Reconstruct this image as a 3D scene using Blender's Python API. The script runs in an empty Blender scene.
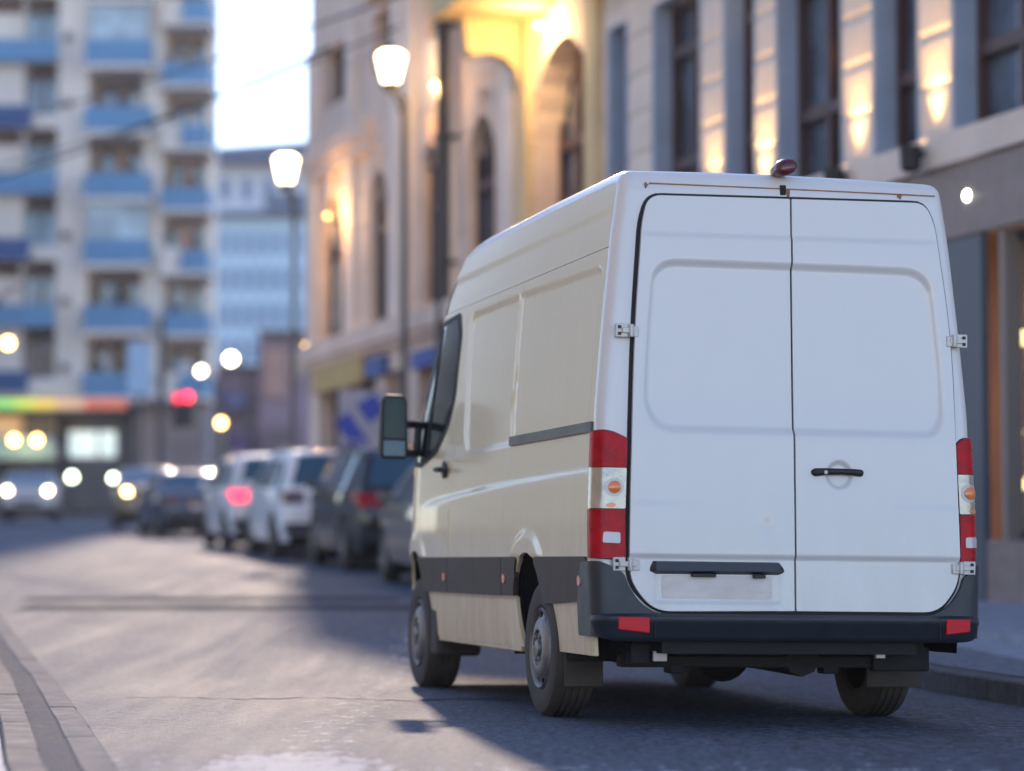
import bpy, math, random
import numpy as np
from mathutils import Vector, Matrix
R = math.radians
random.seed(5); np.random.seed(5)
SC = bpy.context.scene
COL = SC.collection
# ------------------------------------------------------------------ camera, sky, sun, exposure
CAMZ = .80; FPX = 2735.0; PITCH = .0638
cd = bpy.data.cameras.new('camera'); cam = bpy.data.objects.new('camera', cd); COL.objects.link(cam)
cam.location = (0, 0, CAMZ); cam.rotation_euler = (math.pi/2 + PITCH, 0, 0)
cd.sensor_width = 36; cd.lens = FPX/1024*36; cd.clip_start = .2; cd.clip_end = 3000
cd.dof.use_dof = True; cd.dof.focus_distance = 13.7; cd.dof.aperture_fstop = cd.lens/88.0
SC.camera = cam
SUN_EL = 22.0; SUN_AZ = 3.9          # degrees; azimuth counter-clockwise from +Y (the view)
W_ = bpy.data.worlds.new('World'); SC.world = W_; W_.use_nodes = True
nt = W_.node_tree; bg = nt.nodes['Background']
sky = nt.nodes.new('ShaderNodeTexSky'); sky.sky_type = 'NISHITA'; sky.sun_disc = False
sky.sun_elevation = R(SUN_EL); sky.sun_rotation = R(-SUN_AZ)
sky.air_density = .9; sky.dust_density = .05; sky.ozone_density = 3.0
tint = nt.nodes.new('ShaderNodeMix'); tint.data_type = 'RGBA'; tint.blend_type = 'MULTIPLY'; tint.inputs['Factor'].default_value = 1
tint.inputs['B'].default_value = (1.09, .955, .935, 1)
nt.links.new(sky.outputs[0], tint.inputs['A']); nt.links.new(tint.outputs['Result'], bg.inputs[0]); bg.inputs[1].default_value = .14
sl = bpy.data.lights.new('sun', 'SUN'); so = bpy.data.objects.new('sun', sl); COL.objects.link(so)
sl.energy = .82; sl.angle = R(1.4); sl.color = (1, .79, .64)
sd = Vector((-math.sin(R(SUN_AZ))*math.cos(R(SUN_EL)), math.cos(R(SUN_AZ))*math.cos(R(SUN_EL)), math.sin(R(SUN_EL))))
so.rotation_euler = sd.to_track_quat('Z', 'Y').to_euler()
SC.view_settings.view_transform = 'Standard'; SC.view_settings.look = 'None'
SC.view_settings.exposure = 1.5; SC.view_settings.gamma = 1
SC.render.engine = 'CYCLES'
SC.cycles.max_bounces = 6; SC.cycles.sample_clamp_indirect = 6

# ------------------------------------------------------------------ materials
def mat(name, col, rough=.6, metal=0, coat=0, emit=None, es=0, noise=0, nscale=5, bump=0, bscale=40, spec=.5, alpha=1, trans=0, dirt=None, stretch=None):
    m = bpy.data.materials.new(name); m.use_nodes = True
    n = m.node_tree.nodes; L = m.node_tree.links; b = n['Principled BSDF']
    c = (*col, 1)
    b.inputs['Base Color'].default_value = c; b.inputs['Roughness'].default_value = rough
    b.inputs['Metallic'].default_value = metal; b.inputs['Coat Weight'].default_value = coat
    b.inputs['Coat Roughness'].default_value = .12
    b.inputs['Specular IOR Level'].default_value = spec
    b.inputs['Transmission Weight'].default_value = trans
    if emit: b.inputs['Emission Color'].default_value = (*emit, 1); b.inputs['Emission Strength'].default_value = es
    tc = n.new('ShaderNodeTexCoord'); src = tc.outputs['Object']
    if stretch:
        mp = n.new('ShaderNodeMapping'); mp.inputs['Scale'].default_value = stretch; L.new(src, mp.inputs[0]); src = mp.outputs[0]
    out = None
    if noise:
        t = n.new('ShaderNodeTexNoise'); t.inputs['Scale'].default_value = nscale; t.inputs['Detail'].default_value = 6; t.inputs['Roughness'].default_value = .6
        L.new(src, t.inputs['Vector'])
        r = n.new('ShaderNodeMapRange'); r.inputs[1].default_value = .3; r.inputs[2].default_value = .7
        r.inputs[3].default_value = 1-noise; r.inputs[4].default_value = 1+noise; L.new(t.outputs[0], r.inputs[0])
        v = n.new('ShaderNodeVectorMath'); v.operation = 'SCALE'; v.inputs[0].default_value = col; L.new(r.outputs[0], v.inputs['Scale'])
        out = v.outputs[0]; L.new(out, b.inputs['Base Color'])
        r2 = n.new('ShaderNodeMapRange'); r2.inputs[1].default_value = .3; r2.inputs[2].default_value = .7
        r2.inputs[3].default_value = max(0, rough-.08); r2.inputs[4].default_value = min(1, rough+.08)
        L.new(t.outputs[0], r2.inputs[0]); L.new(r2.outputs[0], b.inputs['Roughness'])
    if dirt:   # (colour, z_low, z_high, amount): road dust thrown up on the lower body
        dc, z0, z1, amt = dirt
        sp = n.new('ShaderNodeSeparateXYZ'); L.new(tc.outputs['Object'], sp.inputs[0])
        r = n.new('ShaderNodeMapRange'); r.inputs[1].default_value = z0; r.inputs[2].default_value = z1
        r.inputs[3].default_value = 1; r.inputs[4].default_value = .12; r.interpolation_type = 'SMOOTHSTEP'; L.new(sp.outputs[2], r.inputs[0])
        t = n.new('ShaderNodeTexNoise'); t.inputs['Scale'].default_value = 3.5; t.inputs['Detail'].default_value = 9; t.inputs['Roughness'].default_value = .68
        mp = n.new('ShaderNodeMapping'); mp.inputs['Scale'].default_value = (2.2, 2.2, .55); L.new(tc.outputs['Object'], mp.inputs[0]); L.new(mp.outputs[0], t.inputs['Vector'])
        r3 = n.new('ShaderNodeMapRange'); r3.inputs[1].default_value = .34; r3.inputs[2].default_value = .72; L.new(t.outputs[0], r3.inputs[0])
        mu = n.new('ShaderNodeMath'); mu.operation = 'MULTIPLY'; L.new(r.outputs[0], mu.inputs[0]); L.new(r3.outputs[0], mu.inputs[1])
        m2 = n.new('ShaderNodeMath'); m2.operation = 'MULTIPLY'; m2.inputs[1].default_value = amt; L.new(mu.outputs[0], m2.inputs[0])
        mx = n.new('ShaderNodeMix'); mx.data_type = 'RGBA'; mx.inputs['A'].default_value = c; mx.inputs['B'].default_value = (*dc, 1)
        L.new(m2.outputs[0], mx.inputs['Factor']); L.new(mx.outputs['Result'], b.inputs['Base Color'])
        r4 = n.new('ShaderNodeMapRange'); r4.inputs[3].default_value = rough; r4.inputs[4].default_value = .6; L.new(m2.outputs[0], r4.inputs[0]); L.new(r4.outputs[0], b.inputs['Roughness'])
        r5 = n.new('ShaderNodeMapRange'); r5.inputs[3].default_value = coat; r5.inputs[4].default_value = 0; L.new(m2.outputs[0], r5.inputs[0]); L.new(r5.outputs[0], b.inputs['Coat Weight'])
    if bump:
        t = n.new('ShaderNodeTexNoise'); t.inputs['Scale'].default_value = bscale; t.inputs['Detail'].default_value = 5; L.new(src, t.inputs['Vector'])
        bp = n.new('ShaderNodeBump'); bp.inputs['Strength'].default_value = 1; bp.inputs['Distance'].default_value = bump
        L.new(t.outputs[0], bp.inputs['Height']); L.new(bp.outputs[0], b.inputs['Normal'])
    return m

M = {}
M['paint'] = mat('van_paint_evening_light', (.86, .72, .46), .28, coat=.7, dirt=((.44, .28, .13), .3, 1.2, .9))  # sides: warm evening light put into the white paint's colour, plus tan road dust
M['rearpaint'] = mat('rear_door_paint', (.68, .645, .63), .30, coat=.6, dirt=((.42, .34, .28), .4, 1.4, .22))  # rear and roof: the same white van, without the painted evening warmth
M['seal'] = mat('rubber_seal', (.012, .013, .016), .7)
M['plastic'] = mat('grey_plastic', (.017, .023, .032), .42, noise=.15, nscale=9, bump=.0006, bscale=300)
M['moulding'] = mat('side_moulding_plastic', (.062, .045, .036), .6, spec=.25, noise=.2, nscale=6, bump=.0005, bscale=300)
M['black'] = mat('black_metal', (.012, .012, .013), .55)
M['under'] = mat('dirty_underbody', (.010, .009, .009), .8, noise=.4, nscale=9)
M['tyre'] = mat('tyre_rubber', (.052, .042, .035), .8, noise=.35, nscale=8, bump=.001, bscale=60)
M['rim'] = mat('dusty_rim', (.23, .21, .20), .5, metal=.5, noise=.25, nscale=12)
M['flap'] = mat('mud_flap_rubber', (.048, .037, .030), .75, noise=.4, nscale=7)
M['hinge'] = mat('zinc_hinge', (.52, .50, .48), .45, metal=.35, noise=.2, nscale=30)
M['red'] = mat('red_lens', (.42, .003, .012), .3, coat=.10, spec=.12, noise=.3, nscale=14, bump=.002, bscale=70)
M['clear'] = mat('clear_lens', (.42, .38, .32), .22, metal=.5, coat=.3, bump=.002, bscale=30, noise=.2, nscale=8)
M['whitelens'] = mat('white_lens', (.50, .43, .46), .25, coat=1)
M['orange'] = mat('orange_lens', (.85, .20, .03), .2, coat=1)
M['darkred'] = mat('dark_red_lens', (.09, .006, .010), .25, coat=.3)
M['glass'] = mat('dark_tinted_glass', (.008, .020, .026), .06, coat=0, spec=.15)
M['carglass'] = mat('sky_reflection_car_glass', (.02, .07, .12), .08, coat=.3, spec=.6)  # blue of the reflected sky put into the glass colour
M['mirror'] = mat('mirror_glass', (.06, .085, .12), .08, metal=1)
M['rust'] = mat('rust_stain', (.30, .13, .06), .8, noise=.4, nscale=30)
M['track'] = mat('slide_rail', (.07, .06, .052), .45, metal=.5, noise=.2)
M['plate'] = mat('plate_recess', (.66, .58, .54), .5, noise=.14, nscale=5, stretch=(1, 1, 3))
M['stone'] = mat('pink_cream_stucco', (.80, .67, .57), .8, noise=.13, nscale=.9, bump=.004, bscale=30)
M['stone2'] = mat('beige_stucco', (.76, .57, .45), .8, noise=.15, nscale=.8, bump=.004, bscale=30)
M['reveal'] = mat('blue_grey_reveal', (.34, .40, .50), .7, noise=.1, nscale=2)
M['brownstone'] = mat('brown_granite', (.26, .20, .18), .5, noise=.2, nscale=6)
M['wframe'] = mat('dark_brown_frame', (.085, .040, .034), .5)
M['pane'] = mat('window_glass', (.085, .115, .16), .06, spec=.9, coat=.6, noise=.8, nscale=.9)
M['panel_blue'] = mat('blue_balcony_panel', (.13, .29, .48), .6, noise=.12, nscale=.6)
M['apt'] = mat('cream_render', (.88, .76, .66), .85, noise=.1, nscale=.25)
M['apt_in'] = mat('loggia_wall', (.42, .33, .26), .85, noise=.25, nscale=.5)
M['metal_post'] = mat('dark_painted_post', (.07, .068, .07), .5, metal=.3)
M['lampglass'] = mat('lit_lantern_glass', (.9, .8, .6), .4, emit=(1, .76, .42), es=7)
M['globe'] = mat('lit_globe', (.9, .8, .6), .4, emit=(1, .80, .50), es=10)
M['globey'] = mat('lit_yellow_globe', (.9, .7, .4), .4, emit=(1, .58, .16), es=9)
M['greenlamp'] = mat('lit_pale_green_lamp', (.8, .9, .7), .4, emit=(.82, 1, .66), es=7)
M['warmlamp'] = mat('lit_warm_bulb', (.9, .7, .4), .4, emit=(1, .62, .22), es=30)
M['headl'] = mat('lit_headlamp', (.9, .8, .7), .3, emit=(1, .84, .52), es=12)
M['redl'] = mat('lit_red_signal', (.8, .05, .08), .3, emit=(1, .02, .05), es=3.5)
M['taill'] = mat('lit_tail_lamp', (.8, .05, .08), .3, emit=(1, .02, .06), es=1.3)
M['kerb'] = mat('kerb_concrete', (.12, .115, .12), .8, noise=.35, nscale=7, bump=.006, bscale=40)
M['whitestone'] = mat('pale_kerb_stone', (.17, .16, .165), .6, noise=.1, nscale=6)
M['stonerow'] = mat('pale_stone_row', (.12, .112, .118), .75, noise=.15, nscale=6, spec=.2)
M['pave'] = mat('paving', (.28, .30, .36), .65, noise=.4, nscale=6, bump=.008, bscale=18)
M['grit'] = mat('gutter_grit', (.075, .075, .088), .85, noise=.85, nscale=11, bump=.01, bscale=60)

def asphalt():
    m = bpy.data.materials.new('worn_asphalt'); m.use_nodes = True
    n = m.node_tree.nodes; L = m.node_tree.links; b = n['Principled BSDF']
    tc = n.new('ShaderNodeTexCoord'); P = tc.outputs['Object']
    def noise(sc, det=5, st=None, ro=.6):
        t = n.new('ShaderNodeTexNoise'); t.inputs['Scale'].default_value = sc; t.inputs['Detail'].default_value = det; t.inputs['Roughness'].default_value = ro
        if st:
            mp = n.new('ShaderNodeMapping'); mp.inputs['Scale'].default_value = st; mp.inputs['Rotation'].default_value = (0, 0, R(-13)); L.new(P, mp.inputs[0]); L.new(mp.outputs[0], t.inputs['Vector'])
        else: L.new(P, t.inputs['Vector'])
        return t.outputs[0]
    def mr(s, a, c, d, e):
        r = n.new('ShaderNodeMapRange'); r.inputs[1].default_value = a; r.inputs[2].default_value = c; r.inputs[3].default_value = d; r.inputs[4].default_value = e; L.new(s, r.inputs[0]); return r.outputs[0]
    def mul(a, c):
        r = n.new('ShaderNodeMath'); r.operation = 'MULTIPLY'; L.new(a, r.inputs[0])
        if isinstance(c, (int, float)): r.inputs[1].default_value = c
        else: L.new(c, r.inputs[1])
        return r.outputs[0]
    def add(a, c):
        r = n.new('ShaderNodeMath'); r.operation = 'ADD'; L.new(a, r.inputs[0]); L.new(c, r.inputs[1]); return r.outputs[0]
    big = noise(.35, 4, (1.6, .5, 1)); streak = noise(1.3, 4, (2.6, .18, 1)); fine = noise(24, 5, None, .85); mid = noise(15, 6, None, .7)
    f = mul(mul(mr(big, .3, .7, .8, 1.2), mr(streak, .3, .7, .85, 1.15)), mul(mr(fine, .40, .60, .15, 1.9), mr(mid, .35, .65, .62, 1.38)))
    v = n.new('ShaderNodeVectorMath'); v.operation = 'SCALE'; v.inputs[0].default_value = (.082, .089, .118); L.new(f, v.inputs['Scale'])
    # pale ragged patch on the road near the camera
    sp = n.new('ShaderNodeSeparateXYZ'); L.new(P, sp.inputs[0])
    dx = mr(sp.outputs[0], -1.25, -.45, -1, 1); dy = mr(sp.outputs[1], 9.6, 11.4, -1, 1)
    d2 = add(mul(dx, dx), mul(dy, dy))
    pn = noise(9, 8, (1.3, .6, 1), .75)
    msk = mr(add(mr(d2, .1, 1.7, .62, 0), mr(pn, .3, .7, -.45, .42)), .34, .46, 0, .8)
    mx = n.new('ShaderNodeMix'); mx.data_type = 'RGBA'; mx.inputs['B'].default_value = (.62, .59, .57, 1)
    L.new(msk, mx.inputs['Factor']); L.new(v.outputs[0], mx.inputs['A']); L.new(mx.outputs['Result'], b.inputs['Base Color'])
    L.new(add(mr(streak, .3, .7, .64, .72), mr(big, .3, .7, -.03, .03)), b.inputs['Roughness'])
    b.inputs['Specular IOR Level'].default_value = .34
    bp = n.new('ShaderNodeBump'); bp.inputs['Distance'].default_value = .012
    bp.inputs['Strength'].default_value = .8
    vo = n.new('ShaderNodeTexVoronoi'); vo.inputs['Scale'].default_value = 85; L.new(P, vo.inputs['Vector'])
    h = add(mul(fine, .8), add(mul(mid, .6), mul(vo.outputs['Distance'], .45)))
    L.new(h, bp.inputs['Height']); L.new(bp.outputs[0], b.inputs['Normal'])
    return m
M['asphalt'] = asphalt()
M['tar'] = mat('darker_road_patch', (.052, .052, .064), .85, spec=.1, noise=.3, nscale=3, bump=.004, bscale=50)

# ------------------------------------------------------------------ helpers
def link(name, me, parent=None):
    o = bpy.data.objects.new(name, me); COL.objects.link(o)
    if parent: o.parent = parent
    return o
def tag(o, label=None, cat=None, group=None, kind=None):
    if label: o['label'] = label
    if cat: o['category'] = cat
    if group: o['group'] = group
    if kind: o['kind'] = kind
    return o
def empty(name, loc=(0, 0, 0), rot=(0, 0, 0), label=None, cat=None, group=None):
    o = bpy.data.objects.new(name, None); COL.objects.link(o); o.location = loc; o.rotation_euler = rot
    o.empty_display_size = .2
    return tag(o, label, cat, group)

class MB:
    def __init__(s): s.v = []; s.f = []
    def add(s, v, f):
        k = len(s.v); s.v += [tuple(p) for p in v]; s.f += [tuple(i+k for i in q) for q in f]; return s
    def box(s, c, d, rz=0, taper=1, ry=0):
        mt = Matrix.Translation(c) @ Matrix.Rotation(rz, 4, 'Z') @ Matrix.Rotation(ry, 4, 'Y')
        v = []
        for z in (-1, 1):
            t = taper if z > 0 else 1
            for x, y in ((-1, -1), (1, -1), (1, 1), (-1, 1)): v.append(mt @ Vector((x*d[0]/2*t, y*d[1]/2*t, z*d[2]/2)))
        return s.add(v, [(3, 2, 1, 0), (4, 5, 6, 7), (0, 1, 5, 4), (1, 2, 6, 5), (2, 3, 7, 6), (3, 0, 4, 7)])
    def tube(s, pts, r, n=8, cap=True):
        pts = [Vector(p) for p in pts]; rs = r if isinstance(r, (list, tuple)) else [r]*len(pts)
        k = len(s.v); 
        for i, p in enumerate(pts):
            t = (pts[min(i+1, len(pts)-1)]-pts[max(i-1, 0)]).normalized()
            a = Vector((0, 0, 1)) if abs(t.z) < .9 else Vector((1, 0, 0))
            u = t.cross(a).normalized(); w = t.cross(u)
            for j in range(n):
                an = 2*math.pi*j/n; s.v.append(tuple(p+(u*math.cos(an)+w*math.sin(an))*rs[i]))
        for i in range(len(pts)-1):
            for j in range(n):
                a = k+i*n+j; b = k+i*n+(j+1) % n; s.f.append((b, a, a+n, b+n))
        if cap:
            s.f.append(tuple(k+j for j in range(n))); e = k+(len(pts)-1)*n; s.f.append(tuple(e+n-1-j for j in range(n)))
        return s
    def lathe(s, prof, c=(0, 0, 0), axis='Z', n=24, skip=None):
        """prof: (radius, height) pairs"""
        k = len(s.v); m = len(prof)
        for j in range(n):
            an = 2*math.pi*j/n
            for r, h in prof:
                x, y = r*math.cos(an), r*math.sin(an)
                p = (x, y, h) if axis == 'Z' else ((h, x, y) if axis == 'X' else (x, h, y))
                s.v.append((p[0]+c[0], p[1]+c[1], p[2]+c[2]))
        for j in range(n):
            for i in range(m-1):
                if skip and skip(i, j): continue
                a = k+j*m+i; b = k+((j+1) % n)*m+i; s.f.append((a, b, b+1, a+1))
        return s
    def sphere(s, c, r, n=16, sq=(1, 1, 1)):
        prof = [(r*math.sin(math.pi*i/10), -r*math.cos(math.pi*i/10)) for i in range(11)]
        k = len(s.v); s.lathe(prof, (0, 0, 0), 'Z', n)
        s.v[k:] = [(c[0]+p[0]*sq[0], c[1]+p[1]*sq[1], c[2]+p[2]*sq[2]) for p in s.v[k:]]; return s
    def build(s, name, m, parent=None, smooth=True, bevel=0, ang=35):
        me = bpy.data.meshes.new(name); me.from_pydata(s.v, [], s.f); me.validate(); me.update()
        me.materials.append(m)
        if smooth:
            me.polygons.foreach_set('use_smooth', [True]*len(me.polygons)); me.set_sharp_from_angle(angle=R(ang))
        o = link(name, me, parent)
        if bevel:
            b = o.modifiers.new('bevel', 'BEVEL'); b.width = bevel; b.segments = 3; b.limit_method = 'ANGLE'
        return o

def smooth01(x): x = np.clip(x, 0, 1); return x*x*(3-2*x)
def sdf(P, poly):
    """signed distance (neg inside) of P (N,2) to closed polygon and nearest boundary points"""
    A = np.asarray(poly, float); B = np.roll(A, -1, 0)
    best = np.full(len(P), 1e18); near = np.zeros_like(P); ins = np.zeros(len(P), bool)
    for a, b in zip(A, B):
        e = b-a; l2 = e@e
        if l2 < 1e-16: continue
        t = np.clip(((P-a)@e)/l2, 0, 1); q = a+t[:, None]*e; d = ((P-q)**2).sum(1)
        m = d < best; best[m] = d[m]; near[m] = q[m]
        c = (a[1] > P[:, 1]) != (b[1] > P[:, 1])
        with np.errstate(divide='ignore', invalid='ignore'):
            xi = (b[0]-a[0])*(P[:, 1]-a[1])/(b[1]-a[1]+1e-30)+a[0]
        ins ^= c & (P[:, 0] < xi)
    d = np.sqrt(best); d[ins] *= -1
    return d, near
def rpoly(pts, r, n=6):
    """round the corners of a polygon; r = number or list"""
    out = []; N = len(pts)
    for i in range(N):
        p0, p, p1 = (np.array(pts[(i+k) % N], float) for k in (-1, 0, 1))
        ri = r[i] if isinstance(r, (list, tuple)) else r
        if ri <= 0: out.append(tuple(p)); continue
        a = p0-p; b = p1-p; la, lb = np.hypot(*a), np.hypot(*b); k = min(ri, la*.49, lb*.49)
        s, e = p+a/la*k, p+b/lb*k
        for j in range(n+1):
            t = j/n; out.append(tuple((1-t)**2*s+2*t*(1-t)*p+t*t*e))
    return out
def circ(cx, cy, r, n=32, ry=None): return [(cx+r*math.cos(2*math.pi*i/n), cy+(ry or r)*math.sin(2*math.pi*i/n)) for i in range(n)]

def patch_data(outer, h, mapf, flip=False, cuts=(), ins=(), off=0, emb=None, rim=.01):
    """surface patch over a 2-D polygon, mapped to 3-D by mapf(a, b) with a real rim of thickness"""
    outer = np.asarray(outer, float); hx, hy = (h if isinstance(h, (list, tuple)) else (h, h))
    x0, y0 = outer.min(0)-1e-6; x1, y1 = outer.max(0)+1e-6
    nx = max(2, int((x1-x0)/hx)+2); ny = max(2, int((y1-y0)/hy)+2)
    xs = np.linspace(x0, x1, nx); ys = np.linspace(y0, y1, ny)
    X, Y = np.meshgrid(xs, ys, indexing='ij'); P = np.stack([X.ravel(), Y.ravel()], 1)
    D, near = sdf(P, outer)
    for poly, sg in [(c, -1) for c in cuts]+[(c, 1) for c in ins]:
        d, nr = sdf(P, poly); d = d*sg; m = d > D; D[m] = d[m]; near[m] = nr[m]
    inside = D < 1e-9; idx = np.arange(nx*ny).reshape(nx, ny)
    c = np.stack([idx[:-1, :-1], idx[1:, :-1], idx[1:, 1:], idx[:-1, 1:]], -1).reshape(-1, 4)
    c = c[inside[c].any(1)]
    used = np.unique(c); P[used[~inside[used]]] = near[used[~inside[used]]]
    remap = -np.ones(nx*ny, int); remap[used] = np.arange(len(used)); F = remap[c]; Q = P[used]
    a, b = Q[:, 0], Q[:, 1]; e = 1e-4
    S = mapf(a, b); Sa = mapf(a+e, b)-S; Sb = mapf(a, b+e)-S
    N = np.cross(Sa, Sb); N /= np.linalg.norm(N, axis=1)[:, None]+1e-20
    if flip: N = -N; F = F[:, ::-1]
    o = off+(emb(a, b) if emb is not None else 0)
    V = S+N*(np.zeros(len(a))+o)[:, None]
    faces = F.tolist()
    if rim:
        ed = {}
        for q in faces:
            for i in range(4):
                k = (q[i], q[(i+1) % 4])
                if k[0] == k[1]: continue
                if (k[1], k[0]) in ed: ed.pop((k[1], k[0]))
                else: ed[k] = 1
        bv = sorted({i for k in ed for i in k}); mp = {v: len(V)+i for i, v in enumerate(bv)}
        V = np.vstack([V, S[bv]+N[bv]*((np.zeros(len(a))+o)[bv]-rim)[:, None]])
        for (i, j) in ed: faces.append((j, i, mp[i], mp[j]))
    return V, faces
def patch(name, m, parent, *a, ang=40, **k):
    V, F = patch_data(*a, **k); mb = MB(); mb.v = V.tolist(); mb.f = [tuple(dict.fromkeys(q)) for q in F]; mb.f = [q for q in mb.f if len(q) > 2]
    return mb.build(name, m, parent, ang=ang)

class Shell:
    """vehicle body: centre profile (Y,z) from the rear bottom over the roof to the nose, half width W(Y,z)"""
    def __init__(s, prof, Wf, rc, step=.05, crown=.02, rounds=.05):
        pr = rpoly(prof, [0]+[rounds]*(len(prof)-2)+[0], 4) if not isinstance(rounds, (list, tuple)) else rpoly(prof, rounds, 5)
        pr = np.array(pr[:]); seg = np.hypot(*np.diff(pr, axis=0).T); t = np.r_[0, np.cumsum(seg)]
        k = t[1:]-t[:-1] > 1e-6; pr = np.vstack([pr[:1], pr[1:][k]]); t = np.r_[0, t[1:][k]]
        s.t, s.p, s.W, s.rc, s.crown = t, pr, Wf, rc, crown; s.L = t[-1]
        ts = np.linspace(0, s.L, int(s.L/step)); Y, z = s.at(ts); ny, nz = s.nrm(ts)
        s.inner = list(zip(Y-ny*rc, z-nz*rc))
    def at(s, t): return np.interp(t, s.t, s.p[:, 0]), np.interp(t, s.t, s.p[:, 1])
    def nrm(s, t, e=.03):
        a, b = s.at(np.clip(t-e, 0, s.L)); c, d = s.at(np.clip(t+e, 0, s.L)); dy, dz = c-a, d-b; l = np.hypot(dy, dz)+1e-12
        return -dz/l, dy/l
    def side(s, sg):
        return lambda a, b: np.stack([sg*s.W(a, b), a, b], 1)
    def top(s, u, t):
        """u in [-1,1] across incl. rounded edges (|u|>.9 is the edge arc), t along"""
        Y, z = s.at(t); ny, nz = s.nrm(t); Wc = s.W(Y-ny*s.rc, z-nz*s.rc); au = np.abs(u); sg = np.sign(u)
        th = np.clip((1-au)/.1, 0, 1)*math.pi/2
        flat = np.clip(au/.9, 0, 1)
        x = np.where(au > .9, Wc-s.rc*(1-np.sin(th)), (Wc-0*s.rc)*flat)
        x = np.where(au > .9, Wc-s.rc*(1-np.cos(th)), (Wc-s.rc)*flat)
        d = np.where(au > .9, s.rc*(1-np.sin(th)), 0)
        cr = s.crown*(1-flat**2)*np.where(au > .9, 0, 1)
        return np.stack([sg*x, Y-ny*d+ny*cr, z-nz*d+nz*cr], 1)
    def strip(s, name, m, parent, t0, t1, step=.03, nu=40, off=0, u0=-1, u1=1, rim=0, rpts=None, cuts=()):
        poly = rpts or [(u0, t0), (u1, t0), (u1, t1), (u0, t1)]
        du = 2/nu
        return patch(name, m, parent, poly, (du/2, step), lambda a, b: s.top(a, b), off=off, rim=rim, cuts=cuts)
    def side_outline(s, bottom): # closed polygon for the side, above z=bottom
        return s.inner

# ------------------------------------------------------------------ ground
def sstep(x, a, b): return smooth01((x-a)/(b-a))
_y = np.linspace(-60, 700, 7601)
_s = .036*sstep(_y, 16.5, 20.5); _s = np.where(_y > 33, .036-.009*sstep(_y, 33, 40), _s); _s = np.where(_y > 130, .027*(1-sstep(_y, 130, 170)), _s)
_z = np.r_[0, np.cumsum((_s[1:]+_s[:-1])/2*np.diff(_y))]
def zg(x, y):
    x = np.asarray(x, float); y = np.asarray(y, float)
    w = 1-sstep(y, 18, 25)
    return np.interp(y, _y, _z)+w*(-.015-.012*(np.clip(x, -1.5, 3)-1.346))
def zgf(x, y): return float(zg(x, y))
def ray(px, py):
    d = Vector(((px-512)/FPX, 1, -(py-385.5)/FPX)); c, s = math.cos(PITCH), math.sin(PITCH)
    return Vector((d.x, d.y*c-d.z*s, d.y*s+d.z*c))
def at(px, py, Y):
    d = ray(px, py); return Vector((0, 0, CAMZ))+d*(Y/d.y)
def lat(px, Y): return (px-512)/FPX*Y

def sheet(name, m, left, right, ys, lift, n=12, kind='structure', skirt=0, thing=None):
    """strip following the ground between two lateral lines (functions of y)"""
    mb = MB(); ys = list(ys)
    for y in ys:
        for i in range(n+1):
            x = left(y)+(right(y)-left(y))*i/n; mb.v.append((x, y, zgf(x, y)+(lift(x, y) if callable(lift) else lift)))
    for j in range(len(ys)-1):
        for i in range(n):
            a = j*(n+1)+i; mb.f.append((a, a+1, a+n+2, a+n+1))
    if skirt:
        for side, i in ((0, 0), (1, n)):
            for j in range(len(ys)-1):
                a = j*(n+1)+i; b = a+n+1; k = len(mb.v); mb.v += [tuple(np.array(mb.v[a])-(0, 0, skirt)), tuple(np.array(mb.v[b])-(0, 0, skirt))]
                mb.f.append((b, a, k, k+1) if side == 0 else (a, b, k+1, k))
        k = len(mb.v)
        for i in range(n+1): mb.v.append(tuple(np.array(mb.v[i])-(0, 0, skirt)))
        for i in range(n): mb.f.append((k+i, k+i+1, i+1, i))
    o = mb.build(name, m, None)
    if kind: o['kind'] = kind
    return o
def pl(*pts):
    xs = [p[0] for p in pts]; ys = [p[1] for p in pts]
    return lambda y: float(np.interp(y, ys, xs))
kerbR = pl((3.4, 2), (3.2, 12), (2.99, 15), (2.92, 15.6), (2.63, 17.6), (2.2, 21), (1.1, 30), (-.95, 40), (-2.9, 47.5), (-4.7, 53), (-6.3, 60), (-8.6, 70), (-12.5, 88))
kL = pl((.35, 2), (-1.49, 10.37), (-2.06, 13.3), (-3.02, 18.1), (-4.98, 26.6), (-9.6, 45), (-14, 62), (-40, 80))
YN = list(np.arange(-12, 20, .5))+list(np.arange(20, 60, 1.5))+list(np.arange(60, 180, 6))+[220, 300, 450, 650]
sheet('ground', mat('far_ground', (.10, .10, .11), .9, noise=.3, nscale=.3), lambda y: -260, lambda y: 260, [y for y in YN if y <= 300], -.06, n=60)
YR = [y for y in YN if y < 110]
sheet('road', M['asphalt'], lambda y: -60 if y > 78 else kL(y)-.02, lambda y: kerbR(y)+.05 if y < 88 else 30, YR, 0, n=24)
# transverse darker repair strips across the road
def band(y0, y1, x0, x1, name, m, lift):
    ys = np.linspace(y0, y1, 5); return sheet(name, m, lambda y: x0, lambda y: x1, ys, lift, n=30)
band(27.1, 27.9, -4.9, 1.3, 'road_patch', M['tar'], .005)
band(28.9, 29.6, -5.2, -1.2, 'road_patch', M['tar'], .005)
M['ice'] = mat('wet_film', (.16, .15, .155), .22, noise=.25, nscale=2.5)
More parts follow.
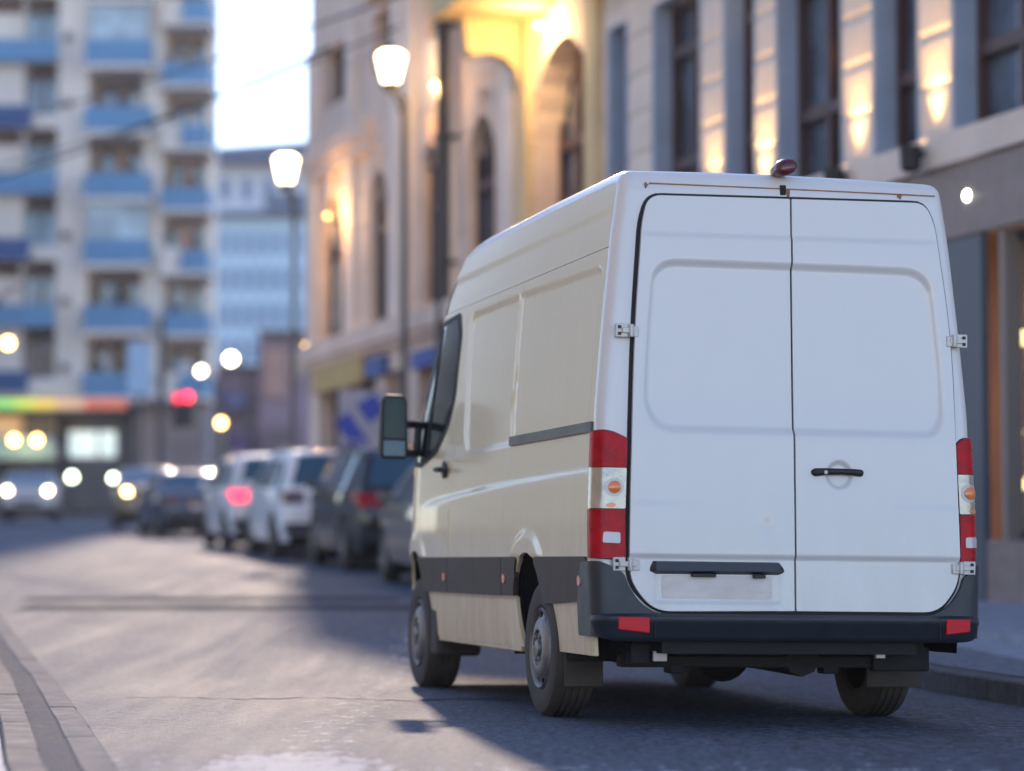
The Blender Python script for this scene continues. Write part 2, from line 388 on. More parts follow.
# crack across the road in front of the van
mb = MB(); pts = []
for i in range(60):
    x = -2.2+i*.05; y = 15.6+.10*math.sin(i*.35)+.05*math.sin(i*1.7)+random.uniform(-.02, .02)+.12*i/60
    w = .016+.045*random.random()**1.5*(1 if 5 < i < 57 else .3); pts.append((x, y, w))
for x, y, w in pts: mb.v += [(x, y-w, zgf(x, y)+.004), (x, y+w, zgf(x, y)+.004)]
for i in range(len(pts)-1): a = 2*i; mb.f.append((a, a+2, a+3, a+1))
tag(mb.build('road_crack', M['seal']), kind='structure')
YK = [y for y in YN if 2 <= y < 62]
YF = list(np.arange(4, 62, .5))
# left edge: flush kerb stones, gutter of grit, row of pale stones, paving beyond
sheet('ground', M['grit'], lambda y: kL(y)-.28, lambda y: kL(y)-.12, YF, .006)
def kerb_row(name, m, off0, off1, height, y0, y1, length, label=None, gap=.008, line=kL, sgn=-1):
    mb = MB(); y = y0; rnd = random.Random(3)
    while y < y1:
        e = y+length-gap; h = height+rnd.uniform(-.004, .004); jx = rnd.uniform(-.004, .004)
        v = []
        for yy in (y, e):
            for o_, z in ((off0, -.05), (off0, h-.008), (off0-.008, h), (off1+.008, h), (off1, h-.008), (off1, -.05)):
                x = line(yy)+sgn*abs(o_)+jx if sgn < 0 else line(yy)+o_+jx
                v.append((x, yy, zgf(x, yy)+z))
        mb.add(v, [(0, 1, 7, 6), (1, 2, 8, 7), (2, 3, 9, 8), (3, 4, 10, 9), (4, 5, 11, 10), (5, 4, 3, 2, 1, 0), (6, 7, 8, 9, 10, 11)])
        y += length
    return tag(mb.build(name, m, None, smooth=False), kind='structure')
def krow(name, m, x_in, x_out, h, y0, y1, length, line, gap=.01):
    mb = MB(); y = y0; rnd = random.Random(3)
    while y < y1:
        e = y+length-gap; hh = h+rnd.uniform(-.003, .003); j = rnd.uniform(-.002, .002); v = []
        for yy in (y, e):
            for o_, z in ((x_in, -.06), (x_in, hh-.012), (x_in+.012, hh), (x_out-.012, hh), (x_out, hh-.012), (x_out, -.06)):
                x = line(yy)+o_+j; v.append((x, yy, zgf(x, yy)+z))
        mb.add(v, [(0, 1, 7, 6), (1, 2, 8, 7), (2, 3, 9, 8), (3, 4, 10, 9), (4, 5, 11, 10), (5, 4, 3, 2, 1, 0), (6, 7, 8, 9, 10, 11)])
        y += length
    return tag(mb.build(name, m, None, smooth=False), kind='structure')
krow('kerb', M['kerb'], -.15, 0, .014, 4, 60, .8, kL)
krow('kerb', M['stonerow'], -.42, -.27, .018, 4, 40, .9, kL)
sheet('pavement', M['pave'], lambda y: kL(y)-30, lambda y: kL(y)-.425, YF, .010, n=10, skirt=.08)
sheet('bounce_paving', mat('warm_bounce_flags', (.58, .45, .32), .8, noise=.15, nscale=1), lambda y: kL(y)-28, lambda y: kL(y)-2.3, [y for y in YF if y < 45], .020, n=10)  # unseen pale paving, added to bounce warm light up onto the van side
mb = MB()
for i in range(40):   # pale narrow paving bands along the left pavement
    y = 6+i*.45; x = kL(y)-.98
    mb.box((x, y, zgf(x, y)+.013), (1.0, .16, .012), rz=R(12))
tag(mb.build('pavement', M['whitestone'], None, smooth=False), kind='structure')
# right edge: stone kerb, gravelly pavement, low step
M['kerbdark'] = mat('dark_kerb_stone', (.085, .080, .088), .8, noise=.45, nscale=9, bump=.015, bscale=25)
krow('kerb', M['kerbdark'], 0, .22, .14, 3, 53, .36, kerbR, gap=.012)
krow('kerb', M['kerbdark'], 0, .22, .14, 53, 88, 1.2, kerbR, gap=.012)
FX = lambda y: 12.69-.315*y
sheet('pavement', M['pave'], lambda y: kerbR(y)+.2, lambda y: max(kerbR(y)+.6, FX(y)+.4) if y < 53 else kerbR(y)+12, [y for y in YN if 3 <= y < 88], .135, n=10, skirt=.1)
sheet('gravel', mat('frosty_gravel', (.15, .155, .185), .85, noise=.7, nscale=16, bump=.02, bscale=30), lambda y: kerbR(y)+.22, lambda y: kerbR(y)+.95, [y for y in YN if 4 <= y < 26], .145, n=10)
stepL = pl((5.0, 5), (4.2, 15), (3.74, 20), (3.63, 21.2), (3.5, 22.5), (3.1, 27))
mb = MB(); ys = list(np.arange(5, 27.1, .5))
for y in ys:
    zt = .25+(.035 if y > 21.2 else .012)*(y-21.2)
    for x in (stepL(y), stepL(y)+.001, FX(y)+.3): mb.v.append((x, y, zt))
    mb.v[-3] = (stepL(y), y, zt-.3)
for j in range(len(ys)-1):
    for i in range(2): a = j*3+i; mb.f.append((a, a+1, a+4, a+3))
tag(mb.build('pavement', M['pave'], None, smooth=False), kind='structure')

# ------------------------------------------------------------------ VAN
VO = Vector((1.346, 13.326, -.015)); VPSI = .2328
van = empty('delivery_van', VO, (0, .012, VPSI), 'white high-roof panel van driving away with closed double rear doors', 'van')
WZ = ([.3, .45, .8, 1.0, 1.55, 1.93, 2.387, 2.6, 2.75], [.955, .965, .980, .982, .962, .928, .880, .850, .825])
_wz = np.linspace(.2, 2.9, 541); _ww = np.interp(_wz, *WZ); _k = np.hanning(41); _k /= _k.sum()
_ww = np.convolve(np.pad(_ww, 20, 'edge'), _k, 'valid')
def vW(Y, z):
    w = np.interp(z, _wz, _ww)
    Ys = 4.3-.45*smooth01((z-1.3)/1.1); t = np.clip((Y-Ys)/.95, 0, 1.3)
    return w*(1-.35*t**2.6)
def yr(z): return -.02+.05*z
vprof = [(yr(.5), .5), (yr(2.60), 2.60), (.118, 2.66), (.145, 2.706), (.25, 2.725), (1.6, 2.735), (3.3, 2.73), (3.62, 2.70), (3.86, 2.59), (4.02, 2.45), (4.25, 2.19), (4.48, 1.89), (4.74, 1.55), (4.84, 1.44), (5.02, 1.30), (5.15, 1.13), (5.22, .95), (5.25, .7), (5.24, .36)]
VS = Shell(vprof, vW, .07, step=.03, crown=.012, rounds=[0, .01, .02, .03, .05, .2, .25, .15, .12, .12, .12, .12, .08, .08, .1, .1, .1, .1, 0])
tH = 2.103      # profile length at door top
tR0 = float(np.interp(4.02, VS.p[:, 0][VS.p[:, 1] > 1.9], VS.t[VS.p[:, 1] > 1.9]))
def tY(Y, lo=0):   # profile parameter on the upper side for a given Y
    m = VS.t > tH+.2; return float(np.interp(Y, VS.p[m, 0], VS.t[m]))
# rear frame (post and sill round the doors) + header + roof + cab front
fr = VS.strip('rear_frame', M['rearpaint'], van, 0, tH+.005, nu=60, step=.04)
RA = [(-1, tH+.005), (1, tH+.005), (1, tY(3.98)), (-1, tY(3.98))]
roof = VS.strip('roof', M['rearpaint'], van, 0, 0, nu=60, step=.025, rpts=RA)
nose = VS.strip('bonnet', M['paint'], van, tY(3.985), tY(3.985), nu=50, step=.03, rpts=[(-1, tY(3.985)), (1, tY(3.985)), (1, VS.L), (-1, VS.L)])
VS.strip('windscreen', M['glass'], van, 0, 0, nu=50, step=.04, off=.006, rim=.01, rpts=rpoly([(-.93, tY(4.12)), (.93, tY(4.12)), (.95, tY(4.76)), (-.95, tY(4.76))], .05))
mb = MB()
for k in range(5): mb.box((0, 5.25, .55+k*.07), (.9-.04*k, .03, .03))
mb.build('grille', M['black'], van, bevel=.004)
for sg in (-1, 1):
    hl = MB().sphere((sg*.70, 5.06, .88), .16, sq=(.9, .7, 1.3)).build('headlight', M['clear'], van)
MB().box((0, 5.2, .42), (1.5, .14, .22)).build('front_bumper', M['plastic'], van, bevel=.04)
# inner shell
inn = lambda o_: [(min(max(a, .16), 5.1), b) for a, b in VS.inner]+[(5.1, .36), (.16, .36)]
archR = [(1.49, .2), (1.50, .34), (1.60, .46), (1.665, .60), (1.63, .72), (1.52, .81), (1.36, .85), (1.22, .835), (1.10, .76), (1.02, .66), (.95, .56), (.86, .45), (.76, .33), (.75, .2)]
archR = rpoly(archR, [0, .05]+[.07]*10+[.05, 0], 3)
archRs = [(1.2+(a-1.2)*.955, .5+(b-.5)*.97) for a, b in archR]; archFs = [(a+3.05, b+.02) for a, b in archRs]
archF = [(a*1+3.05, b) for a, b in archR]; archF = [(min(a, 4.86), b+.02) for a, b in archF]
flareR = [(1.62, .2), (1.64, .34), (1.74, .47), (1.80, .61), (1.76, .78), (1.62, .90), (1.40, .955), (1.18, .93), (1.02, .83), (.93, .70), (.86, .58), (.76, .46), (.66, .33), (.64, .2)]
flareR = rpoly(flareR, [0]+[.08]*12+[0], 3)
flareF = [(a+3.05, b+.02) for a, b in flareR]
Y0 = .13
sidepoly = [(a, b) for a, b in VS.inner if b > .36]
sidepoly = [(sidepoly[0][0], .345)]+sidepoly+[(sidepoly[-1][0], .345)]
REC1 = rpoly([(.24, 1.44), (.24, 2.235), (1.985, 2.262), (1.86, 1.44)], [.03, .10, .02, .02])
REC2 = rpoly([(1.90, 1.44), (2.02, 2.262), (3.24, 2.262), (3.04, 1.44)], [.02, .02, .12, .14])
def side_emb(a, b):
    P = np.stack([a, b], 1)
    o = np.zeros(len(a))
    for rc_ in (REC1, REC2):
        d, _ = sdf(P, rc_); o -= .016*(1-smooth01((d+.012)/.024))
    sh = 1.250-.012*a-.0065*np.clip(a-1.5, 0, 9)**2        # shoulder line
    o += .014*(1-smooth01((b-sh+.03)/.045))*smooth01((4.4-a)/.8)
    up_ = smooth01((b-.80)/.03)
    d, _ = sdf(P, flareR); o += .014*up_*(1-smooth01((d+.02)/.04))
    d, _ = sdf(P, flareF); o += .014*up_*(1-smooth01((d+.02)/.04))
    o -= .005*(1-smooth01((b-2.51)/.02))*smooth01((b-2.33)/.01)
    o -= .010*(1-smooth01((b-.60)/.02))   # lower sill panel tucks in below the moulding
    # the fuel flap crease beside the cab door
    o += .004*np.exp(-((a-3.30)/.012)**2)*smooth01((b-.87)/.02)*smooth01((1.10-b)/.02)
    return o
ZG = 2.335
for sg, fl in ((-1, True), (1, False)):
    mp = VS.side(sg)
    K = dict(flip=fl, ins=[sidepoly], emb=side_emb, rim=.02)
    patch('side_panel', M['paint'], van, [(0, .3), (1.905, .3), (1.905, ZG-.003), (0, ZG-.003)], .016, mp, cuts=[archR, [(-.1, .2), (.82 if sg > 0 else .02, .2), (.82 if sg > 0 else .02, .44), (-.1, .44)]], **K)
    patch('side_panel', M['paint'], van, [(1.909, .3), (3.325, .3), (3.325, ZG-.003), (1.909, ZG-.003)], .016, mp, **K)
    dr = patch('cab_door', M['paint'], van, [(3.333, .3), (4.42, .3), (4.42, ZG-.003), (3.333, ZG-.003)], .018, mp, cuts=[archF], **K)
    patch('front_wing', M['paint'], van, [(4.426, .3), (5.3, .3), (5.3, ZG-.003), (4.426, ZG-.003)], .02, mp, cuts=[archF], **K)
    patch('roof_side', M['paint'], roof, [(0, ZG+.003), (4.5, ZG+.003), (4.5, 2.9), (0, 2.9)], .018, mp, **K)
    # dark lining behind the panel gaps
    patch('door_seal', M['seal'], van, [(.16, .36), (5.05, .36), (5.05, 2.62), (.16, 2.62)], .06, mp, flip=fl, ins=[sidepoly], cuts=[archR, archF], off=-.03, rim=0)
    # cab window
    wp = rpoly([(4.02, 2.25), (3.58, 2.27), (3.47, 2.15), (3.46, 1.80), (3.56, 1.64), (3.85, 1.50), (4.30, 1.42), (4.56, 1.44), (4.55, 1.62), (4.30, 1.94)], .05)
    wpo = rpoly([(4.06, 2.29), (3.54, 2.31), (3.43, 2.17), (3.42, 1.79), (3.53, 1.61), (3.83, 1.46), (4.30, 1.385), (4.62, 1.40), (4.62, 1.60), (4.36, 1.96)], .05)
    patch('window_seal', M['seal'], dr, wpo, .02, mp, flip=fl, off=.004, rim=.02, ins=[sidepoly])
    patch('window', M['glass'], dr, wp, .02, mp, flip=fl, off=.008, rim=.01, ins=[sidepoly])
    patch('window_pillar', M['seal'], dr, [(4.08, 1.45), (4.12, 1.45), (4.02, 2.24), (3.98, 2.24)], .02, mp, flip=fl, off=.014, rim=.01)
    # mouldings with gaps at the seams
    ME = dict(flip=fl, off=.026, rim=.028)
    rear = rpoly([(.115, .612), (.115, .822), (1.17, .822), (1.15, .70), (1.05, .60), (1.0, .585), (.80, .585)], [.01, .01, .03, 0, 0, 0, .06])
    patch('side_moulding', M['moulding'], van, rear, .02, mp, cuts=[archRs], **ME)
    patch('side_moulding', M['moulding'], van, rpoly([(1.60, .615), (1.60, .76), (1.56, .822), (1.90, .822), (1.90, .615)], [0, 0, .02, .01, .01]), .007, mp, cuts=[archRs], **ME)
    patch('side_moulding', M['moulding'], van, rpoly([(1.912, .612), (1.912, .822), (3.323, .822), (3.323, .612)], .008), .03, mp, **ME)
    patch('side_moulding', M['moulding'], van, rpoly([(3.335, .612), (3.335, .822), (4.30, .822), (4.25, .70), (4.2, .612)], .01), .012, mp, cuts=[archFs], **ME)
    for yy, nm in ((.22, 0), (1.83, 1), (3.30+.1, 2)):
        patch('side_marker', M['orange'], van, circ(yy, .705, .030, 20, ry=.026), .01, mp, flip=fl, off=.034, rim=.012)
    patch('door_highlight_strip', M['paint'], dr, rpoly([(3.338, .88), (3.338, 1.10), (3.362, 1.10), (3.362, .88)], .006), .008, mp, flip=fl, off=.018, rim=.014)  # cream strip added for the tall highlight beside the cab door
    # sliding rail
    rl_ = patch('slide_rail', M['track'], van, rpoly([(.13, 1.425), (.13, 1.475), (1.86, 1.475), (1.86, 1.425)], .004), .02, mp, flip=fl, off=.012, rim=.03)
    patch('rail_slot', M['seal'], rl_, [(.15, 1.438), (.15, 1.449), (1.84, 1.449), (1.84, 1.438)], .02, mp, flip=fl, off=.0155, rim=.006)
    patch('rail_slot', M['seal'], rl_, [(.15, 1.458), (.15, 1.466), (1.84, 1.466), (1.84, 1.458)], .02, mp, flip=fl, off=.0155, rim=.006)
    patch('rail_slot', M['seal'], rl_, [(1.862, 1.42), (1.862, 1.48), (1.90, 1.48), (1.90, 1.42)], .02, mp, flip=fl, off=-.005, rim=.006)
    # door handle
    mb = MB(); x = sg*.985; mb.tube([(x, 3.46, 1.345), (x+sg*.035, 3.49, 1.348), (x+sg*.035, 3.62, 1.352), (x, 3.65, 1.355)], .016)
    mb.build('door_handle', M['black'], dr)
    mb = MB().sphere((sg*.982, 3.55, 1.35), .05, sq=(.25, 1.2, 1.1)); mb.build('handle_cup', M['black'], dr)
    # flare lip of painted steel seen as a lighter band: sill step
    mb = MB(); mb.box((sg*.93, 2.72, .335), (.05, 2.2, .04)); mb.build('sill', M['paint'], van, bevel=.008)
    # wheel houses
    for ya, rr, xo in ((1.2, .56, .955), (4.22, .46, .87)):
        mb = MB(); pts = [(ya-rr, .3), (ya-rr+.05, .6), (ya-.3, .82), (ya, .95), (ya+.3, .85), (ya+rr-.03, .6), (ya+rr, .3)]
        for X in (sg*xo, sg*.55):
            for (a, b) in pts: mb.v.append((X, a, b))
        n_ = len(pts)
        for i in range(n_-1): mb.f.append((i, i+1, n_+i+1, n_+i))
        mb.f.append(tuple(range(n_, 2*n_)))
        mb.build('wheel_arch_liner', M['under'], van)
    # mirror
    mr = MB()
    cx = sg*1.165
    pr = rpoly([(-.088, 1.44), (.088, 1.44), (.082, 1.80), (.055, 1.835), (-.055, 1.835), (-.082, 1.80)], .035, 4)
    for yy, sc in ((4.20, 1.0), (4.215, 1.03), (4.30, .97), (4.345, .75)):
        for a, b in pr: mr.v.append((cx+a*sc, yy, 1.64+(b-1.64)*sc))
    n_ = len(pr)
    for k in range(3):
        for i in range(n_): a = k*n_+i; b = k*n_+(i+1) % n_; mr.f.append((a, b, b+n_, a+n_))
    mr.f += [tuple(range(n_))[::-1], tuple(3*n_+i for i in range(n_))]
    mo = mr.build('side_mirror', M['black'], van)
    gl = MB()
    pg = rpoly([(-.072, 1.565), (.072, 1.565), (.066, 1.79), (.045, 1.815), (-.045, 1.815), (-.066, 1.79)], .03, 4)
    gl.add([(cx+a, 4.192, b) for a, b in pg]+[(cx+a, 4.199, b) for a, b in pg], [tuple(range(len(pg))), *[(i, len(pg)+i, len(pg)+(i+1) % len(pg), (i+1) % len(pg)) for i in range(len(pg))]])
    gl.build('mirror_glass', mat('teal_mirror', (.008, .028, .034), .15, metal=.3), mo, smooth=False)
    g2 = MB().box((cx, 4.196, 1.502), (.145, .01, .105)); g2.build('wide_mirror', M['mirror'], mo, bevel=.01)
    ar = MB(); xi = sg*.93; ar.tube([(cx-sg*.05, 4.26, 1.655), (sg*1.03, 4.27, 1.66), (xi, 4.33, 1.655)], .026)
    ar.tube([(cx-sg*.05, 4.26, 1.485), (sg*1.03, 4.27, 1.475), (xi, 4.36, 1.49)], .026); ar.tube([(sg*1.0, 4.30, 1.48), (sg*.99, 4.30, 1.66)], .026)
    ar.build('mirror_arm', M['black'], mo)
    # mud flaps
    MB().box((-.850 if sg < 0 else .805, .70, .385), (.20 if sg < 0 else .30, .018, .43)).build('mud_flap', M['flap'], van, bevel=.006)
    MB().box((sg*.83, 3.86, .37), (.28, .22, .30)).build('mud_flap', M['flap'], van, bevel=.03)

# rear doors
def rmap(a, b): return np.stack([a, yr(b)-.010*(1-(a/.9)**2), b], 1)
RECB = rpoly([(-.660, 1.44), (.745, 1.44), (.79, 1.52), (.785, 1.75), (.735, 2.255), (-.687, 2.255), (-.722, 1.83), (-.735, 1.55)], [.10, .10, .10, .3, .14, .12, .2, .10])
PLATE = rpoly([(-.69, .605), (-.06, .605), (-.06, .76), (-.69, .76)], .015)
def rear_emb(a, b):
    P = np.stack([a, b], 1); o = np.zeros(len(a))
    d, _ = sdf(P, RECB); o -= .021*(1-smooth01((d+.020)/.040))
    cr = 2.385+.008*a; t = smooth01((b-cr)/.022); o -= .009*t*smooth01((.80-np.abs(a))/.12)
    o += .004*(1-smooth01((b-1.35)/.3))
    o -= .012*(1-smooth01((b-.815)/.020))
    d, _ = sdf(P, circ(.246, 1.232, .062)); o -= .014*(1-smooth01((d+.008)/.016))
    d, _ = sdf(P, PLATE); o -= .007*(1-smooth01((d+.004)/.008))
    # slight dent by the left door's lower middle
    o -= .004*np.exp(-(((a+.13)/.03)**2+((b-.98)/.035)**2))
    # faint body feature: soft horizontal waist line
    o += .0025*smooth01((1.10-b)/.04)*np.exp(-((np.abs(a)-.8)/.3)**2)
    return o
Lp = rpoly([(.012, .568), (.012, 2.593), (-.712, 2.583), (-.745, 2.45), (-.785, 1.92), (-.812, 1.1), (-.818, .82), (-.808, .70), (-.70, .562)], [.003, .003, .07, .06, .3, .2, .05, .10, .12])
Rp = rpoly([(.022, .568), (.022, 2.593), (.722, 2.603), (.770, 2.50), (.850, 1.92), (.868, 1.1), (.873, .82), (.862, .70), (.762, .567)], [.003, .003, .07, .08, .3, .2, .05, .10, .12])
grow = rpoly([(-.69, .545), (.77, .549), (.88, .69), (.892, .82), (.884, 1.1), (.866, 1.93), (.784, 2.515), (.73, 2.618), (-.718, 2.598), (-.763, 2.46), (-.802, 1.93), (-.829, 1.1), (-.834, .82), (-.826, .69)], [.12, .12, .1, .05, .2, .3, .08, .07, .07, .06, .3, .2, .05, .10])
patch('door_seal', M['seal'], van, grow, .04, rmap, off=.003, rim=.012)
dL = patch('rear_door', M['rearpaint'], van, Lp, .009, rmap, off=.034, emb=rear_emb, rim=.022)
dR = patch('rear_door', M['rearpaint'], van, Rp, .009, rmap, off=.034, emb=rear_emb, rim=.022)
patch('plate_recess', M['plate'], dL, rpoly([(-.655, .625), (-.10, .625), (-.10, .735), (-.655, .735)], .01), .02, rmap, off=.0235, rim=.006)
def yb(z): return float(yr(z))
# trim above number plate
mb = MB(); V_ = []
for x, s_ in ((-.716, 0), (-.69, 1), (-.07, 1), (-.038, 0)):
    for y, z in ((-.012, .808-.005*(1-s_)), (-.055, .800-.03*(1-s_)), (-.060, .758), (-.03, .742), (-.012, .742)): V_.append((x, yb(z)+y*(.6+.4*s_), z))
F_ = [(i*5+j, i*5+(j+1) % 5, (i+1)*5+(j+1) % 5, (i+1)*5+j) for i in range(3) for j in range(5)]+[(4, 3, 2, 1, 0), (15, 16, 17, 18, 19)]
mb.add(V_, F_).build('plate_trim', M['plastic'], dL, ang=30)
mb = MB(); mb.box((-.45, -.025, .737), (.12, .03, .016)); mb.box((-.17, -.025, .735), (.06, .03, .02)); mb.build('plate_lamp', M['black'], dL, bevel=.003)
# handle
mb = MB(); zz = 1.245
pts = [(.104, yb(zz)-.03, zz-.002), (.12, yb(zz)-.055, zz), (.17, yb(zz)-.066, zz+.004), (.25, yb(zz)-.068, zz+.005), (.32, yb(zz)-.064, zz+.003), (.355, yb(zz)-.052, zz), (.366, yb(zz)-.03, zz)]
mb.tube(pts, [.012, .020, .017, .015, .017, .018, .010], n=12)
mb.build('door_handle', M['black'], dR)
MB().lathe([(.0, -.001), (.008, -.001), (.010, .004)], (.165, yb(zz)-.085, zz), 'Y').build('key_lock', M['hinge'], dR)
# hinges: body plate, knuckle, door leaf
for sg, xb, xk, xd, z in ((-1, -.850, -.805, -.785, 1.915), (-1, -.868, -.815, -.785, .787), (1, .905, .865, .842, 1.915), (1, .925, .878, .850, .787)):
    par = dL if sg < 0 else dR
    hg = MB(); y_ = yb(z)-.028
    hg.box((xb, y_+.004, z), (.062, .022, .066)); hg.box((xd, y_-.004, z-.004), (.036, .020, .052))
    hg.tube([(xk, y_-.012, z-.032), (xk, y_-.012, z+.030)], .014, n=12)
    hg.box(((xb+xd)/2, y_-.010, z), (abs(xb-xd), .014, .026))
    h_ = hg.build('hinge', M['hinge'], par, bevel=.003)
    b_ = MB()
    for dz in (-.016, .016): b_.box((xb-.012*sg*-1, y_-.009, z+dz), (.017, .006, .015))
    b_.build('hinge_bolt', M['black'], h_, bevel=.002)
# roof brake light and header rust line
mb = MB(); n_ = 10
for k, (y, w, zz_, hh) in enumerate(((.02, .030, 2.742, .020), (.028, .048, 2.745, .040), (.10, .052, 2.752, .047), (.17, .044, 2.748, .036), (.22, .02, 2.738, .012))):
    for i in range(n_): an = 2*math.pi*i/n_; mb.v.append((-.015+w*math.cos(an)+.012*math.sin(an), y, zz_+hh*math.sin(an)))
for k in range(4):
    for i in range(n_): a = k*n_+i; b = k*n_+(i+1) % n_; mb.f.append((a, b, b+n_, a+n_))
mb.f += [tuple(range(n_))[::-1], tuple(4*n_+i for i in range(n_))]
bl = mb.build('roof_marker_lamp', M['darkred'], van, ang=70)
MB().box((-.015, .105, 2.64), (.03, .02, .05)).build('lamp_bracket', M['under'], bl, bevel=.004)
rm = lambda a, b: np.stack([a, np.interp(b, [2.60, 2.66], [yr(2.6), .118])-.012*(1-(a/.9)**2), b], 1)
patch('roof_gutter_rust', M['rust'], roof, [(-.70, 2.644), (.79, 2.644), (.79, 2.649), (-.70, 2.649)], (.03, .004), rm, off=.004, rim=.006)
patch('roof_gutter_rust', M['seal'], roof, [(-.72, 2.622), (-.715, 2.622), (-.715, 2.65), (-.72, 2.65)], .004, rm, off=.004, rim=.006)
patch('roof_gutter_rust', M['seal'], roof, [(.60, 2.622), (.605, 2.622), (.605, 2.65), (.60, 2.65)], .004, rm, off=.004, rim=.006)
# rust runs under the gutter
for x, l, w in ((.012, .035, .010), (-.715, .012, .012), (.60, .014, .014)):
    patch('rust_run', M['rust'], roof, rpoly([(x-w, 2.643), (x+w, 2.643), (x+w*.6, 2.643-l), (x-w*.7, 2.643-l)], w*.3), .006, rm, off=.0045, rim=.004)

# rear corner wrap surface for lamps and bumper
rcn = .07
def wrap(sg):
    def f(u, z):
        r = rcn; Wv = vW(np.full_like(z, .2), z); y0 = yr(z)
        ph = np.clip(-u/r, 0, math.pi/2); rear = np.clip(-u-math.pi/2*r, 0, None); side = np.clip(u, 0, None)
        x = -(Wv-r*(1-np.cos(ph)))+rear; y = y0+r*(1-np.sin(ph))+side
        return np.stack([-sg*x if sg > 0 else x, y, z], 1)
    return f
for sg in (-1, 1):
    fl = sg < 0; w = wrap(sg); ui = -.192 if sg < 0 else -.138
    # wrap coordinates: u increases towards the side; on the left that is -X..., normals handled by flip
    base = rpoly([(.012, .815), (.012, 1.428), (-.10, 1.436), (ui-.004, 1.392), (ui-.004, .803), (-.10, .808)], [.01, .02, .06, .02, .01, .03])
    lamp = patch('tail_light', M['seal'], van, base, .012, w, flip=fl, off=.004, rim=.01)
    def piece(nm, m, z0, z1, o_=.018):
        patch(nm, m, lamp, rpoly([(.004, z0), (.004, z1), (ui+.004, z1), (ui+.004, z0)], .004), .010, w, flip=fl, off=o_, rim=.016, ins=[[(a*.97-.002, .81+(b-.81)*.985+.004) for a, b in base]])
    piece('brake_lens', M['red'], 1.252, 1.45); piece('clear_lens', M['clear'], 1.052, 1.248); piece('red_lens', M['red'], .80, 1.048)
    rv = rpoly([(ui+.03, .885), (ui+.03, .937), (ui+.105, .940), (ui+.11, .888)], .008)
    patch('reversing_lens', M['whitelens'], lamp, rv, .008, w, flip=fl, off=.021, rim=.005)
    ring = patch('indicator_ring', M['hinge'], lamp, circ(ui+.062, 1.155, .045), .006, w, flip=fl, off=.020, rim=.004)
    patch('indicator_bulb', M['orange'], lamp, circ(ui+.062, 1.155, .030), .005, w, flip=fl, off=.026, rim=.008, emb=lambda a, b: .008*np.clip(1-((a-ui-.062)**2+(b-1.155)**2)/.03**2, 0, 1))
    patch('indicator_bulb', M['orange'], lamp, circ(ui+.075, 1.068, .022, 16, ry=.012), .005, w, flip=fl, off=.0205, rim=.004)
    # bumper corner upright: follows the rounded lower door corner
    xi = (-.818 if sg < 0 else .873)
    def uX(X): return -math.pi/2*rcn-((.975-rcn)-abs(X))
    pol = [(.19, .44), (.19, .60), (.14, .735), (.09, .80), (-.07, .80), (uX(abs(xi)+.045), .755), (uX(abs(xi)+.02), .735), (uX(abs(xi)+.004), .68), (uX(abs(xi)-.05), .60), (uX(abs(xi)-.13), .553), (uX(abs(xi)-.2), .55), (uX(abs(xi)-.2), .44)]
    patch('bumper_corner', M['plastic'], van, rpoly(pol, [.02, .05, .06, .02, .01, .01, .01, .05, .05, .04, 0, 0]), .012, w, flip=fl, off=.030, rim=.04)
# bumper bar: swept section
sec = [(.0, .418), (-.06, .422), (-.080, .445), (-.088, .505), (-.094, .512), (-.092, .536), (-.07, .550), (.02, .555), (.05, .50)]
path = []
Wb = .958
for i in range(7): path.append((-Wb, .20-i*.03, 1))
rb = .10
path = [(-Wb+.004, .24, (-1, 0)), (-Wb, .14, (-1, 0))]
for i in range(9):
    an = math.pi/2*i/8; path.append((-Wb+rb-rb*math.cos(an), .02+rb-rb*math.sin(an)-.0, (-math.cos(an), -math.sin(an))))
nn = 24
for i in range(1, nn): x = (-Wb+rb)+(2*(Wb-rb))*i/nn; path.append((x, .02-.018*(1-(x/.9)**2), (0, -1)))
for i in range(9):
    an = math.pi/2*(1-i/8); path.append((Wb-rb+rb*math.cos(an), .02+rb-rb*math.sin(an), (math.cos(an), -math.sin(an))))
path += [(Wb, .14, (1, 0)), (Wb-.004, .24, (1, 0))]
mb = MB()
for x, y, (nx_, ny_) in path:
    k_ = .42 if abs(nx_) > .9 else 1
    k_ = .10+.90*abs(ny_)**.8
    for o_, z in sec:
        lift = .05*(1-abs(ny_)) if z < .45 else 0
        mb.v.append((x-nx_*o_*k_, y-ny_*o_*k_, z+lift))
ns = len(sec)
for i in range(len(path)-1):
    for j in range(ns): a = i*ns+j; b = i*ns+(j+1) % ns; mb.f.append((a, b, b+ns, a+ns))
mb.f += [tuple(range(ns))[::-1], tuple((len(path)-1)*ns+j for j in range(ns))]
bump = mb.build('rear_bumper', M['plastic'], van, ang=50)
for sg, x0, x1 in ((-1, -.885, -.735), (1, .775, .905)):
    v = []
    for x, z0, z1 in ((x0, .476, .537), (x1, .460, .534)) if sg < 0 else ((x0, .460, .534), (x1, .474, .537)):
        yb0 = -.082 if abs(x) < .84 else -.066
        v += [(x, yb0-.006, z0), (x, yb0-.006, z1), (x, yb0+.04, z1), (x, yb0+.04, z0)]
    MB().add(v, [(0, 4, 5, 1), (1, 5, 6, 2), (3, 7, 4, 0), (0, 1, 2, 3), (7, 6, 5, 4)]).build('reflector', mat('red_reflector', (.62, .006, .02), .4, coat=0, spec=.3), bump, smooth=False, bevel=.004)
    MB().box(((x1+.03 if sg < 0 else x0-.03), -.074, .49), (.004, .012, .11)).build('bumper_seam', M['seal'], bump, smooth=False)
